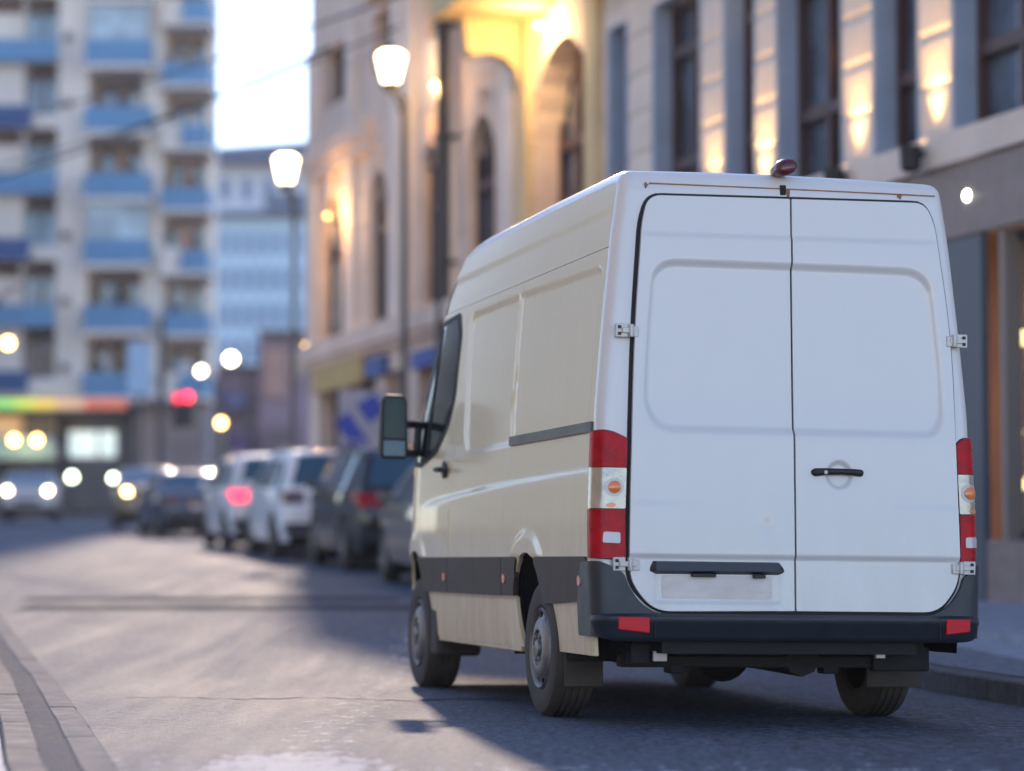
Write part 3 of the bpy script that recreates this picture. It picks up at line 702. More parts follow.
# wheels
def wheel(x, y, sg, r=.352, w=.235):
    t = empty('wheel', (x, y, r)); t.parent = van
    hw = w/2
    pr = [(.205, -hw+.02), (.225, -hw+.004), (.30, -hw-.004), (.33, -hw+.008), (.345, -hw+.03)]
    for k in range(4):
        c = -hw+.055+k*(w-.11)/3; pr += [(.352, c-.014), (.343, c-.010), (.343, c-.002), (.352, c+.002)]
    pr += [(.345, hw-.03), (.33, hw-.008), (.30, hw+.004), (.225, hw-.004), (.205, hw-.02)]
    MB().lathe([(a, sg*b) for a, b in pr], (0, 0, 0), 'X', 64).build('tyre', M['tyre'], t, ang=30)
    o_ = hw
    rp = [(.208, o_-.012), (.202, o_+.004), (.192, o_-.004), (.188, o_-.02), (.160, o_-.012), (.150, o_+.002), (.110, o_+.014), (.095, o_+.012), (.088, o_-.002), (.045, o_+.000), (.040, o_+.018), (0.001, o_+.024)]
    MB().lathe([(a, sg*b) for a, b in rp], (0, 0, 0), 'X', 60, skip=lambda i, j: i == 3 and j % 6 in (0, 1, 2)).build('rim', M['rim'], t, ang=40)
    MB().lathe([(.206, sg*(o_-.06)), (.001, sg*(o_-.06))], (0, 0, 0), 'X', 32).build('brake_drum', M['under'], t)
    mb_ = MB()
    for k in range(6):
        a = k*math.pi/3; mb_.lathe([(.011, sg*(o_+.0)), (.011, sg*(o_+.016)), (.001, sg*(o_+.018))], (0, .065*math.cos(a), .065*math.sin(a)), 'X', 8)
    mb_.build('wheel_nuts', M['rim'], t)
for sg in (-1, 1): wheel(-.873 if sg < 0 else .835, 1.09, sg, w=.22); wheel(-.873 if sg < 0 else .835, 4.27, sg, w=.22)
# underbody
mb = MB(); mb.box((0, 2.6, .42), (1.5, 4.9, .12)); mb.box((0, .12, .40), (1.3, .25, .08)); mb.build('floor_pan', M['under'], van)
mb = MB()
mb.tube([(-.72, 1.09, .34), (.72, 1.09, .34)], .045); mb.sphere((0, 1.09, .33), .15); mb.tube([(0, 1.1, .34), (0, 3.8, .42)], .035)
for x in (-.52, .52): mb.tube([(x, .25, .40), (x, .6, .31), (x, 1.09, .28), (x, 1.6, .31), (x, 1.9, .40)], .022)
mb.build('rear_axle', M['under'], van)
mb = MB(); mb.box((0, .30, .315), (1.56, .10, .06)); mb.box((-.72, .17, .355), (.10, .10, .10)); mb.box((-.50, .30, .28), (.07, .12, .05)); mb.box((.30, .30, .28), (.08, .1, .05)); mb.box((.18, .3, .29), (.05, .1, .05)); mb.box((.66, .25, .33), (.3, .06, .12)); mb.build('tow_beam', M['under'], van, bevel=.01)
mb = MB(); mb.tube([(-.45, .9, .33), (-.45, .9, .36), (-.45, .3, .36)], .05); mb.tube([(.15, .25, .33), (.15, 1.9, .36)], .09); mb.build('exhaust', M['under'], van)
mb = MB(); mb.box((.56, .05, .385), (.20, .03, .045)); mb.box((.48, .05, .355), (.05, .03, .03)); mb.build('tow_bracket', M['hinge'], van, bevel=.004)
MB().box((-.63, .10, .345), (.07, .02, .05)).build('rear_tag', M['whitelens'], van, bevel=.003)
mb = MB()   # rear spare wheel carried under the floor
mb.lathe([(.2, -.1), (.33, -.1), (.35, 0), (.33, .1), (.2, .1)], (0, .62, .42), 'Z', 32); mb.build('spare_wheel', M['tyre'], van)

# ------------------------------------------------------------------ parked and moving cars
CARP = {
 'hatch': dict(prof=[(.02, .32), (0, .62), (.05, .92), (.42, 1.40), (.75, 1.47), (1.8, 1.49), (2.35, 1.42), (3.25, .98), (4.0, .86), (4.2, .68), (4.22, .30)], L=4.22, W=.88, rear=(.055, .62), belt=.95, wh=.62),
 'suv': dict(prof=[(.02, .38), (0, .72), (.06, 1.05), (.30, 1.58), (.6, 1.68), (2.2, 1.70), (2.75, 1.60), (3.45, 1.16), (4.25, 1.02), (4.48, .80), (4.5, .36)], L=4.5, W=.93, belt=1.08, wh=.72),
 'sedan': dict(prof=[(.02, .32), (0, .62), (.06, .95), (.62, 1.02), (1.25, 1.42), (1.7, 1.46), (2.3, 1.44), (2.75, 1.36), (3.5, .98), (4.3, .84), (4.5, .66), (4.52, .30)], L=4.52, W=.89, belt=.95, wh=.62),
}
CM = {}
def cmat(name, col, rough=.3, metal=0): 
    if name not in CM: CM[name] = mat(name, col, .5, metal=metal*.3, coat=.7, spec=.2); CM[name].node_tree.nodes['Principled BSDF'].inputs['Coat Roughness'].default_value = .04
    return CM[name]
def car(kind, x, y, yaw, paint, label, group, tail='red', head=None, name='parked_car'):
    K = CARP[kind]; root = empty(name, (x, y, zgf(x, y)), (0, 0, yaw), label, 'car', group)
    pitch = math.atan((zgf(x, y+4)-zgf(x, y))/4); root.rotation_euler = (pitch, 0, yaw)
    belt = K['belt']; W0 = K['W']; L = K['L']
    ztop = max(p[1] for p in K['prof'])
    def Wf(Y, z):
        w = W0*(1-.05*np.clip((.5-z)/.2, 0, 1))
        w = w-np.clip(z-belt, 0, 9)*.38
        e = np.clip(np.abs(Y-L/2)/(L/2), 0, 1); return w*(1-.16*e**6-.05*e**2)
    rds = [0]+[.12]*(len(K['prof'])-2)+[0]
    S = Shell(K['prof'], Wf, .09, step=.05, crown=.04, rounds=rds)
    S.strip('body', paint, root, 0, S.L, nu=16, step=.06)
    inner = [(a, b) for a, b in S.inner if b > .3]
    sp = [(inner[0][0], .27)]+inner+[(inner[-1][0], .27)]
    rw = .32 if kind != 'suv' else .36
    ya, yb_ = .78, L-.85
    arches = [circ(ya, rw, rw+.05, 24), circ(yb_, rw, rw+.05, 24)]
    # side glass outline
    top = [(a, b-.06) for a, b in S.inner if b > belt+.10]
    gp = [(top[0][0]+.10, belt+.03)]+[(a+(.10 if i < 3 else 0)-(.08 if i > len(top)-4 else 0), b) for i, (a, b) in enumerate(top)]+[(top[-1][0]-.02, belt+.03)]
    for sg, fl in ((-1, True), (1, False)):
        mp = S.side(sg)
        sde = patch('body_side', paint, root, sp, .07, mp, flip=fl, cuts=arches, rim=.05, emb=lambda a, b: .015*(1-smooth01((np.abs(b-belt+.14))/.12)))
        patch('side_window', M['carglass'], root, gp, .06, mp, flip=fl, off=.006, rim=.01)
        yp = L*.46
        patch('window_pillar', M['black'], root, [(yp, belt+.03), (yp+.10, belt+.03), (yp+.06, ztop-.16), (yp-.02, ztop-.16)], .05, mp, flip=fl, off=.012, rim=.01)
        mb = MB(); mb.box((sg*(W0+.07), L*.66, belt+.08), (.16, .10, .12)); mb.build('side_mirror', paint, root, bevel=.03)
        for y_ in (ya, yb_):
            MB().lathe([(.19, -.1*sg), (rw-.02, -.1*sg), (rw, -.07*sg), (rw, .07*sg), (rw-.02, .1*sg), (.2, .1*sg)], (sg*(W0-.13), y_, rw), 'X', 28).build('tyre', M['tyre'], root)
            MB().lathe([(.2, .08*sg), (.17, .1*sg), (.05, .07*sg), (.001, .08*sg)], (sg*(W0-.13), y_, rw), 'X', 20, skip=lambda i, j: i == 1 and j % 4 == 0).build('rim', M['rim'], root)
            mb = MB(); mb.box((sg*(W0-.26), y_, rw+.06), (.34, 2*rw+.02, 2*rw-.1)); mb.build('wheel_well', M['seal'], root)
    tt = lambda z: float(np.interp(z, S.p[:8, 1] if False else S.p[S.t < S.t[np.argmax(S.p[:, 1])]][:, 1], S.t[S.t < S.t[np.argmax(S.p[:, 1])]]))
    z1 = ztop-.10
    if kind == 'sedan': t0, t1 = tt(1.08), tt(1.38)
    else: t0, t1 = tt(belt+.06), tt(z1)
    S.strip('rear_window', M['carglass'], root, 0, 0, nu=16, step=.06, off=.006, rim=.01, rpts=rpoly([(-.86, t0), (.86, t0), (.80, t1), (-.80, t1)], .06))
    im = int(np.argmax(S.p[:, 1])); fm = S.t > S.t[im]+.2
    fz = lambda z: float(np.interp(-z, -S.p[fm][:, 1], S.t[fm]))
    S.strip('windscreen', M['carglass'], root, 0, 0, nu=16, step=.06, off=.006, rim=.01, rpts=rpoly([(-.84, fz(ztop-.06)), (.84, fz(ztop-.06)), (.88, fz(belt+.08)), (-.88, fz(belt+.08))], .05))
    zt_ = belt-.10
    tm = {'red': M['darkred'] , 'bright': M['red'], 'lit': M['taill']}[tail]
    for sg in (-1, 1):
        a0, a1 = (sg*.62, sg*.995) if sg > 0 else (-.995, -.62)
        S.strip('tail_light', tm, root, 0, 0, nu=40, step=.03, off=.012, rim=.015, rpts=rpoly([(a0, tt(zt_-.12)), (a1, tt(zt_-.12)), (a1, tt(zt_+.07)), (a0, tt(zt_+.07))], .03))
        mp = S.side(sg)
        patch('tail_light', tm, root, rpoly([(.12, zt_-.11), (.12, zt_+.08), (.34, zt_+.08), (.28, zt_-.05)], .03), .03, mp, flip=sg < 0, off=.012, rim=.015)
        hm = head or M['clear']
        f0, f1 = fz(zt_+(-.01 if head else .02)), fz(zt_-.14)
        a0, a1 = ((.70, .90) if head else (.58, .96)) if sg > 0 else ((-.90, -.70) if head else (-.96, -.58))
        S.strip('headlight', hm, root, 0, 0, nu=40, step=.03, off=.012, rim=.015, rpts=rpoly([(a0, f0), (a1, f0), (a1, f1), (a0, f1)], .03))
    S.strip('bumper', M['plastic'], root, 0, 0, nu=30, step=.05, off=.02, rim=.02, rpts=[(-.97, .02), (.97, .02), (.97, .18), (-.97, .18)])
    S.strip('number_plate', M['whitelens'], root, 0, 0, nu=60, step=.04, off=.016, rim=.01, rpts=[(-.27, .30), (.27, .30), (.27, .41), (-.27, .41)])
    f2 = fz(.52); S.strip('grille', M['black'], root, 0, 0, nu=30, step=.05, off=.012, rim=.01, rpts=[(-.5, f2), (.5, f2), (.5, min(S.L, f2+.14)), (-.5, min(S.L, f2+.14))])
    MB().box((0, L/2, .30), (1.4, L-.6, .14)).build('floor_pan', M['under'], root)
    if kind == 'suv':
        for sg in (-1, 1): MB().tube([(sg*.62, .7, 1.70), (sg*.63, .9, 1.755), (sg*.63, 2.1, 1.76), (sg*.62, 2.4, 1.71)], .022).build('roof_rail', M['rim'], root)
    return root
yaw = .215
G = 'cars parked nose to tail along the right kerb'
def rl(x, y): # rear-left corner given -> rear centre
    return x+.9*math.cos(yaw), y+.9*math.sin(yaw)
def put(kind, xl, y, *a, **k): xx, yy = rl(xl, y); return car(kind, xx, yy, k.pop('yaw', yaw), *a, **k)
put('hatch', -.90, 30.0, cmat('olive_grey_paint', (.16, .14, .12), .3, .5), 'olive grey hatchback parked nearest the delivery van, half hidden behind it', G, tail='red')
put('suv', -2.13, 36.2, cmat('black_paint', (.012, .013, .016), .4), 'black off-road car with roof rails and bright red tail lights, second from the delivery van', G, tail='bright')
put('suv', -3.62, 42.2, cmat('white_paint', (.86, .85, .86)), 'white estate car with rear window coloured as reflected sky parked ahead of the black one', G, tail='red')
put('suv', -5.04, 48.4, cmat('silver_white_paint', (.78, .76, .76)), 'silvery white car with pink glowing tail light behind the dark blue car', G, tail='lit')
put('sedan', -7.75, 60.0, cmat('dark_blue_paint', (.045, .06, .10)), 'dark blue saloon car standing farthest up the row, on its own', G, tail='red', yaw=.26)
car('hatch', -15.0, 86.0, math.pi+.12, cmat('pearl_paint', (.55, .50, .47)), 'pale car driving towards the camera with both headlights on', None, head=M['headl'], name='oncoming_car')
car('hatch', -9.55, 71.0, math.pi+.18, cmat('bronze_paint', (.30, .20, .12), .3, .4), 'bronze car facing the camera with yellow lit lamps behind the dark blue saloon', None, head=mat('lit_yellow_headlamp', (.9, .7, .4), .3, emit=(1, .62, .2), es=10), name='waiting_car')
car('suv', -9.6, 92.0, .15, cmat('van_white', (.6, .6, .62)), 'small white car far up the street beyond the parked row', None)

# ------------------------------------------------------------------ right-hand buildings
FD = Vector((-.3004, .9538, 0)); FN = Vector((-.9538, -.3004, 0))
def spx(px): return 12.69/((px-512)/FPX+.315)/.9538     # facade distance for an image column
def fmap(dep=0):
    def f(a, b): return np.stack([12.69+FD.x*a+FN.x*dep, FD.y*a+FN.y*dep, b], 1)
    return f
def fp(s, dep, z): return Vector((12.69+FD.x*s+FN.x*dep, FD.y*s+FN.y*dep, z))
FRZ = math.atan2(FD.y, FD.x)
def fbox(mb, s0, s1, d0, d1, z0, z1): # box in facade coords
    c = fp((s0+s1)/2, (d0+d1)/2, (z0+z1)/2); mb.box(c, (abs(s1-s0), abs(d1-d0), abs(z1-z0)), rz=FRZ); return mb
def arch_hole(s0, s1, z0, z1, n=10):
    r = (s1-s0)/2; c = (s0+s1)/2
    return [(s0, z0), (s1, z0)]+[(c+r*math.cos(math.pi*i/n), z1-r+r*math.sin(math.pi*i/n)) for i in range(n+1)]
def fwindow(parent, s0, s1, z0, z1, dep=-.28, mull=1, tr=(.72,), pm=None, fm=None):
    fw = .09; mb = MB()
    for a, b in ((s0, s0+fw), (s1-fw, s1)): fbox(mb, a, b, dep-.05, dep+.04, z0, z1)
    fbox(mb, s0+fw, s1-fw, dep-.05, dep+.04, z0, z0+fw); fbox(mb, s0+fw, s1-fw, dep-.05, dep+.04, z1-fw, z1)
    for k in range(mull): c = s0+(s1-s0)*(k+1)/(mull+1); fbox(mb, c-.05, c+.05, dep-.05, dep+.05, z0+fw, z1-fw)
    for t in tr: zt = z0+(z1-z0)*t; fbox(mb, s0+fw, s1-fw, dep-.045, dep+.06, zt-.07, zt+.07)
    w = mb.build('window', fm or M['wframe'], parent, smooth=False)
    fbox(MB(), s0, s1, dep-.08, dep-.06, z0, z1).build('pane', pm or M['pane'], w, smooth=False)
    return w
S_SPLIT = spx(605)
gb = empty('stone_building', fp(spx(1000), 0, .4), (0, 0, 0), 'pale stone building with tall dark windows and uplit piers, right behind the van', 'building')
ab = empty('arched_building', fp(spx(400), 0, .8), (0, 0, 0), 'beige building with arched windows, yellow lit bay and shops at street level', 'building')
def par(o, root):
    o.parent = root; o.matrix_parent_inverse = Matrix.Translation(root.location).inverted(); return o
def under_root(root):  # children built in world coordinates
    for o in list(root.children): o.matrix_parent_inverse = Matrix.Translation(root.location).inverted()
opens = [(spx(b), spx(a)) for a, b in ((610, 628), (655, 702), (727, 757), (780, 845), (878, 922), (958, 1055), (1105, 1150), (1190, 1330))]
holes = [[(s0, 4.98), (s1, 4.98), (s1, 7.85), (s0, 7.85)] for s0, s1 in opens]
shops = [(spx(b), spx(a)) for a, b in ((640, 720), (750, 900), (990, 1120), (1160, 1400))]
holes += [[(s0, .98), (s1, .98), (s1, 3.9), (s0, 3.9)] for s0, s1 in shops]
def gemb(a, b):
    # rusticated courses: recessed joints every 0.52 m on the upper storeys
    z = (b-4.98) % .52; o = -.03*(1-smooth01((np.minimum(z, .52-z)-.012)/.02)); return np.where((b > 5.0) & (b < 11.2), o, 0)
patch('wall', M['stone'], gb, [(14, -.3), (S_SPLIT, -.3), (S_SPLIT, 9.9), (14, 9.9)], (.12, .04), fmap(), flip=True, cuts=holes, emb=gemb, rim=0)
MBr = MB()
for (s0, s1) in opens:
    for z0, z1 in ((4.98, 7.85),):
        fwindow(gb, s0, s1, z0, z1, mull=1 if s1-s0 > 1.2 else 0, tr=(.28, .78))
        for ss in (s0, s1): fbox(MBr, ss-.02 if ss == s1 else ss-.04, ss+.04 if ss == s1 else ss+.02, -.32, .012, z0, z1)
        fbox(MBr, s0, s1, -.30, .06, z0-.10, z0-.0)
        fbox(MBr, s0, s1, -.30, .0, z1, z1+.03)
sL = spx(832); fbox(MB(), sL-.28, sL+.28, -.335, -.30, 6.32, 6.48).build('lamp_glint', mat('amber_lamp_glint', (.9, .6, .2), .4, emit=(1, .55, .14), es=1.6), gb, smooth=False)  # glowing strip on the pane for a lamp's reflection in the window
for a_, w_, z0_, z1_, c_ in ((690, .5, 5.1, 7.6, (.34, .32, .36)), (835, .6, 5.0, 6.6, (.40, .34, .33)), (738, .3, 5.1, 7.6, (.16, .22, .30)), (1010, .6, 5.1, 7.7, (.30, .36, .42)), (905, .4, 5.1, 7.7, (.16, .22, .30))): fbox(MB(), spx(a_)-w_/2, spx(a_)+w_/2, -.338, -.315, z0_, z1_).build('curtain', mat('curtain', c_, .25, noise=.4, nscale=1.2), gb, smooth=False)
MBr.build('window_surround', M['reveal'], gb, smooth=False)
for s0, s1 in shops:
    w = fwindow(gb, s0, s1, .98, 3.9, dep=-.16, mull=0, tr=(), fm=mat('slate_frame', (.03, .045, .06), .5), pm=mat('shop_glass', (.45, .62, .80), .03, trans=.85, spec=.7))
mb = MB(); fbox(mb, 14, spx(612), 0.002, .10, 3.92, 4.62); mb.build('fascia', M['brownstone'], gb, smooth=False)
mb = MB()
e = [spx(a) for a in (612, 640, 720, 750, 900, 990, 1120, 1160, 1400)]
fbox(mb, e[1], e[0], .002, .05, .0, 3.92)
for a, b in ((720, 750), (1120, 1160)): fbox(mb, spx(b), spx(a), .002, .06, .0, 3.92)
fbox(MB(), spx(990), spx(900), .002, .07, .0, 3.915).build('slate_pier', mat('slate_cladding', (.085, .10, .125), .45, noise=.2, nscale=2), gb, smooth=False)
fbox(MB(), spx(1009), spx(1003), -.15, .02, .98, 3.9).build('shop_mullion', mat('tan_frame', (.25, .20, .17), .5), gb, smooth=False)
for s0, s1 in shops: fbox(MB(), s0, s1, -.895, -.80, .5, 3.9).build('shop_interior', mat('dim_interior', (.07, .045, .04), .8, noise=.5, nscale=1.5), gb, smooth=False)
for s0, s1 in shops: fbox(mb, s0, s1, -.4, .05, 0, .98)
mb.build('plinth', M['brownstone'], gb, smooth=False)
mb = MB(); fbox(mb, 14, S_SPLIT, 0, .16, 4.64, 4.95); fbox(mb, 14, S_SPLIT, 0, .30, 8.35, 8.6); fbox(mb, 14, S_SPLIT, 0, .45, 9.8, 10.0); mb.build('cornice', M['stone'], gb, smooth=False)
mb = MB(); fbox(mb, 14, S_SPLIT, -12, -.9, -.3, 9.9); mb.build('building_core', M['stone2'], gb, smooth=False)
# arched building
ah = [(spx(b), spx(a), 4.98, 7.6) for a, b in ((470, 498), (424, 440), (371, 389), (322, 345))]
nich = (spx(592), spx(534), 4.98, 8.15)
S_END = spx(309)
holes = [arch_hole(*q) for q in ah]+[arch_hole(*nich)]
up = [(a, b, 9.35, 10.45) for a, b, _, _ in ah]+[(spx(590), spx(548), 9.35, 10.45)]
holes += [[(a, z0), (b, z0), (b, z1), (a, z1)] for a, b, z0, z1 in up]
ash = [(spx(b), spx(a), .9, 4.05) for a, b in ((318, 340), (346, 375), (384, 400), (417, 447), (465, 505), (525, 590))]
holes += [[(a, z0), (b, z0), (b, z1), (a, z1)] for a, b, z0, z1 in ash]
def aemb(a, b):
    z = (b-5.2) % .75; o = -.035*(1-smooth01((np.minimum(z, .75-z)-.015)/.02)); o = np.where((b > 5.0) & (b < 8.3), o, 0)
    for s0, s1, z0, z1 in ah:
        r = (s1-s0)/2; c = (s0+s1)/2; zz_ = np.maximum(b-(z1-r), 0); d = np.hypot(a-c, zz_); o = np.where((d < r+.22) & (b > 5.0) & (b < 8.3), .05, o)
    return o
patch('wall', M['stone2'], ab, [(S_SPLIT+.004, -.3), (S_END, -.3), (S_END, 10.7), (S_SPLIT+.004, 10.7)], (.10, .05), fmap(), flip=True, cuts=holes, emb=aemb, rim=.45)
for k, (a, b, z0, z1) in enumerate(ah):
    pm = mat('bright_reflection_glass', (.62, .66, .62), .3, noise=.2, nscale=.8) if k == 3 else None  # last window: its bright reflection is put into the pane colour
    fwindow(ab, a-.05, b+.05, z0, z1+.05, dep=-.15, mull=1, tr=(.6,), pm=pm)
fwindow(ab, nich[0]-.05, nich[1]+.05, 4.98, 8.2, dep=-.42, mull=2, tr=(.3, .55))
for a, b, z0, z1 in up: fwindow(ab, a-.04, b+.04, z0, z1, dep=-.3, mull=1, tr=())
for k, (a, b, z0, z1) in enumerate(ash):
    fwindow(ab, a-.04, b+.04, z0, z1, dep=-.35, mull=1, tr=(.8,))
mb = MB(); fbox(mb, S_SPLIT+.01, S_END, .0, .26, 4.56, 4.88); fbox(mb, S_SPLIT+.01, S_END, 0, .15, 4.44, 4.56)
fbox(mb, spx(374), S_END, 0, .20, 8.30, 8.62); fbox(mb, spx(374), S_END, 0, .13, 8.05, 8.30)
fbox(mb, S_SPLIT+.01, spx(377), 0, .3, 10.6, 10.78)
for a, b, z0, z1 in ah: c = (a+b)/2; fbox(mb, c-.16, c+.16, 0, .12, z1-.02, z1+.42)
mb.build('cornice', M['stone2'], ab, smooth=False)
mb = MB()
for px in (313, 352, 398, 410, 452, 512): s = spx(px); fbox(mb, s-.28, s+.28, .0, .10, 4.9, 10.6)
mb.build('pilaster', M['stone'], ab, smooth=False)
mb = MB(); fbox(mb, S_SPLIT+.02, S_END-.02, -12, -.9, -.3, 10.7); mb.build('building_core', M['stone2'], ab, smooth=False)
mb = MB(); fbox(mb, spx(376), S_END, -12, .0, 10.705, 12.2); mb.build('attic_block', M['stone2'], ab, smooth=False)
mb = MB(); fbox(mb, S_END-.02, S_END, -12, 0, -.3, 10.7); mb.build('end_wall', M['stone2'], ab, smooth=False)
# projecting bay over the arch
ochre = mat('ochre_bay_plaster', (.70, .52, .28), .8, noise=.1, nscale=1)
s0b, s1b = 38.3/.9538, 39.8/.9538
mb = MB(); fbox(mb, s0b, s1b, .0, 1.42, 8.65, 10.9); mb.build('bay', ochre, ab, smooth=False)
mb = MB()
for ss in (s1b-.12,):   # curved brackets under the bay
    prof = [(0, 8.65), (.98, 8.65), (.93, 8.2), (.86, 8.1), (.59, 8.16), (.36, 8.12), (.2, 7.95), (.08, 7.6), (.04, 7.0), (0, 6.2)]
    v = [tuple(fp(ss-.14, d, z)) for d, z in prof]+[tuple(fp(ss+.14, d, z)) for d, z in prof]; n_ = len(prof)
    mb.add(v, [tuple(range(n_)), tuple(range(2*n_-1, n_-1, -1))]+[(i, (i+1) % n_, n_+(i+1) % n_, n_+i) for i in range(n_)])
mb.build('bay_bracket', ochre, ab, smooth=False)
for a_, b_ in ((nich[1]+.02, nich[1]+.5), (nich[0]-.45, nich[0]-.02)): fbox(MB(), a_, b_, 0.0, .12, 4.95, 8.7).build('niche_pier', ochre, ab, smooth=False)
for sh_, c_, nm in (((318, 368, 4.15, 4.62), (.55, .36, .12), 0), ((372, 389, 4.0, 4.4), (.03, .10, .30), 1), ((418, 445, 3.95, 4.3), (.03, .09, .34), 2)):
    mb = MB(); fbox(mb, spx(sh_[1]), spx(sh_[0]), .02, .14, sh_[2]-(.2 if nm == 0 else 0), sh_[3]-.07)
    mb.build('shop_sign', mat('sign_%d' % nm, c_, .5, noise=.25, nscale=3), ab, smooth=False)
mb = MB(); fbox(mb, spx(444), spx(352), .0, .06, 0.6, .9); mb.build('plinth', M['brownstone'], ab, smooth=False)
under_root(gb); under_root(ab)
# drainpipe
mb = MB(); s = spx(455); mb.tube([fp(s, .22, 1.0), fp(s, .22, 9.6), fp(s, .3, 10.0), fp(s, .3, 10.6)], .10)
for z in (3, 5.5, 7.5, 9.3): fbox(mb, s-.14, s+.14, .0, .34, z-.04, z+.04)
tag(mb.build('drainpipe', M['metal_post']), 'dark drainpipe running down the beige wall left of the arched bay', 'drainpipe')
# poster boards on the arched building
blue = mat('royal_blue_print', (.02, .05, .42), .5); grey = mat('pale_poster', (.40, .38, .46), .6, noise=.2, nscale=2)
p = at(361, 425, 42.5)
b_ = empty('advert_board', (p.x, p.y, zgf(p.x, p.y)+.13), (0, 0, .12), 'standing advert board with blue arrow shapes by the shops', 'sign')
MB().box((0, 0, 1.95), (.70, .06, 1.1)).build('board', grey, b_, bevel=.01)
mb = MB(); mb.box((-.14, -.036, 1.85), (.26, .012, .56), ry=-.6); mb.box((.16, -.036, 2.22), (.34, .012, .34), ry=-.6); mb.build('printed_arrow', blue, b_, smooth=False)
mb = MB(); mb.tube([(-.3, 0, 0), (-.3, 0, 1.42)], .03); mb.tube([(.3, 0, 0), (.3, 0, 1.42)], .03); mb.build('leg', M['metal_post'], b_)

# lamps ---------------------------------------------------------------------------------
def point(name, loc, e_, col, r=.12, parent=None):
    l = bpy.data.lights.new(name, 'POINT'); l.energy = e_; l.color = col; l.shadow_soft_size = r
    o = bpy.data.objects.new(name, l); COL.objects.link(o); o.location = loc
    if parent: o.parent = parent
    return o
def sconce(px, zb, en, label):
    s = spx(px); root = empty('wall_lamp', fp(s, 0.0, zb), (0, 0, FRZ), label, 'wall lamp', 'black uplighters on the stone piers')
    # local: x along the facade, y into street is -? FN = rotate(FD, +90deg about z) -> local +y
    mb = MB(); mb.box((0, .05, 0), (.12, .10, .34)); mb.tube([(0, .10, .05), (0, .26, .0)], .035); mb.lathe([(.05, -.16), (.10, -.13), (.11, .10), (.09, .10), (.085, .02), (.001, .01)], (0, .30, 0), 'Z', 16); mb.build('lamp_body', M['black'], root)
    MB().lathe([(.06, .03), (.001, .035)], (0, .30, 0), 'Z', 16).build('lamp_lens', M['warmlamp'], root)
    l = bpy.data.lights.new('spot', 'SPOT'); l.energy = en; l.color = (1, .60, .22); l.spot_size = R(70); l.spot_blend = 1; l.shadow_soft_size = .12
    o = bpy.data.objects.new('spot', l); COL.objects.link(o); o.parent = root; o.location = (0, .16, .22)
    o.rotation_euler = (math.pi+R(4), 0, 0)
    return root
PI_ = {716: 'uplighter on the pier above the left rear door of the van', 767: 'uplighter on the pier above the roof lamp of the van', 862: 'black uplighter on the third pier from the right, just above the van roof corner', 941: 'black uplighter on the pier nearest the right edge of the photo'}
for px, lb in PI_.items(): sconce(px, 4.78 if px > 900 else 4.8, {716: 60, 767: 76, 862: 72, 941: 88}[px], lb)
# warm lamp below the bay
s = spx(560)
wl = empty('bay_lamp', fp(spx(556), .25, 8.35), (0, 0, FRZ), 'glowing lamp under the yellow bay beside the big arched window', 'wall lamp')
MB().sphere((0, 0, 0), .04).build('bulb', M['globey'], wl); MB().tube([(0, 0, .03), (0, -.2, .3)], .02).build('stem', M['metal_post'], wl)
point('glow', (0, .1, -.12), 52, (1, .68, .30), .15, wl)
# warm light on the wall behind the lantern
wl = empty('wall_lantern', fp(spx(452), .02, 8.35), (0, 0, FRZ), 'small orange wall lamp between the street lantern and the yellow bay', 'wall lamp')
MB().sphere((0, .25, 0), .07).build('bulb', M['globey'], wl); MB().tube([(0, 0, -.12), (0, .25, -.12)], .025).build('bracket', M['metal_post'], wl)
point('glow', (0, .45, -.1), 22, (1, .58, .22), .1, wl)
wl = empty('wall_lantern', fp(spx(345), .10, 7.1), (0, 0, FRZ), 'wall lamp glowing under the heavy cornice at the corner of the beige building', 'wall lamp')
MB().sphere((0, .25, 0), .02).build('bulb', M['globey'], wl); MB().tube([(0, 0, -.1), (0, .25, -.1)], .025).build('bracket', M['metal_post'], wl)
point('glow', (0, .4, 0), 35, (1, .58, .22), .1, wl)

def lantern(px, py, Y, wpx, hpx, label, postpx=None, en=60):
    c = at(px, py, Y); k = Y/FPX; w = wpx*k; h = hpx*k; xp = lat(postpx or px, Y); zb = zgf(xp, Y)+.1
    root = empty('street_lantern', (xp, Y, zb), (0, 0, 0), label, 'street lamp', 'glowing lanterns on tall posts'); ox = c.x-xp; zc = c.z-zb
    mb = MB(); mb.lathe([(.16, 0), (.17, .25), (.10, .35), (.09, 1.0), (.06, 1.1), (.05, zc-.5)], (0, 0, 0), 'Z', 12)
    mb.tube([(0, 0, zc-.9), (ox*.4, 0, zc-.62), (ox, 0, zc-h*.5-.08)], .03); mb.tube([(0, 0, zc-.5), (ox*.8, 0, zc-.45), (ox, 0, zc-h*.5-.12)], .025)
    mb.lathe([(.10, zc-h*.5-.16), (.16, zc-h*.5-.02), (.13, zc-h*.5)], (ox, 0, 0), 'Z', 8); mb.build('post', M['metal_post'], root)
    MB().lathe([(.001, -h*.5), (w*.28, -h*.5), (w*.42, h*.10), (w*.5, h*.36), (w*.36, h*.5), (.001, h*.52)], (ox, 0, zc), 'Z', 6).build('lantern_glass', M['lampglass'], root, smooth=False)
    MB().lathe([(w*.34, h*.515), (w*.2, h*.62), (.03, h*.66), (.03, h*.75), (.001, h*.77)], (ox, 0, zc), 'Z', 8).build('lantern_cap', M['metal_post'], root)
    return root
lantern(391, 67, 44, 29, 31, 'larger tapered lantern glowing before the beige facade', 404, 50)
lantern(286, 169, 55, 24, 27, 'smaller tapered lantern glowing in the gap between the buildings', 293, 40)
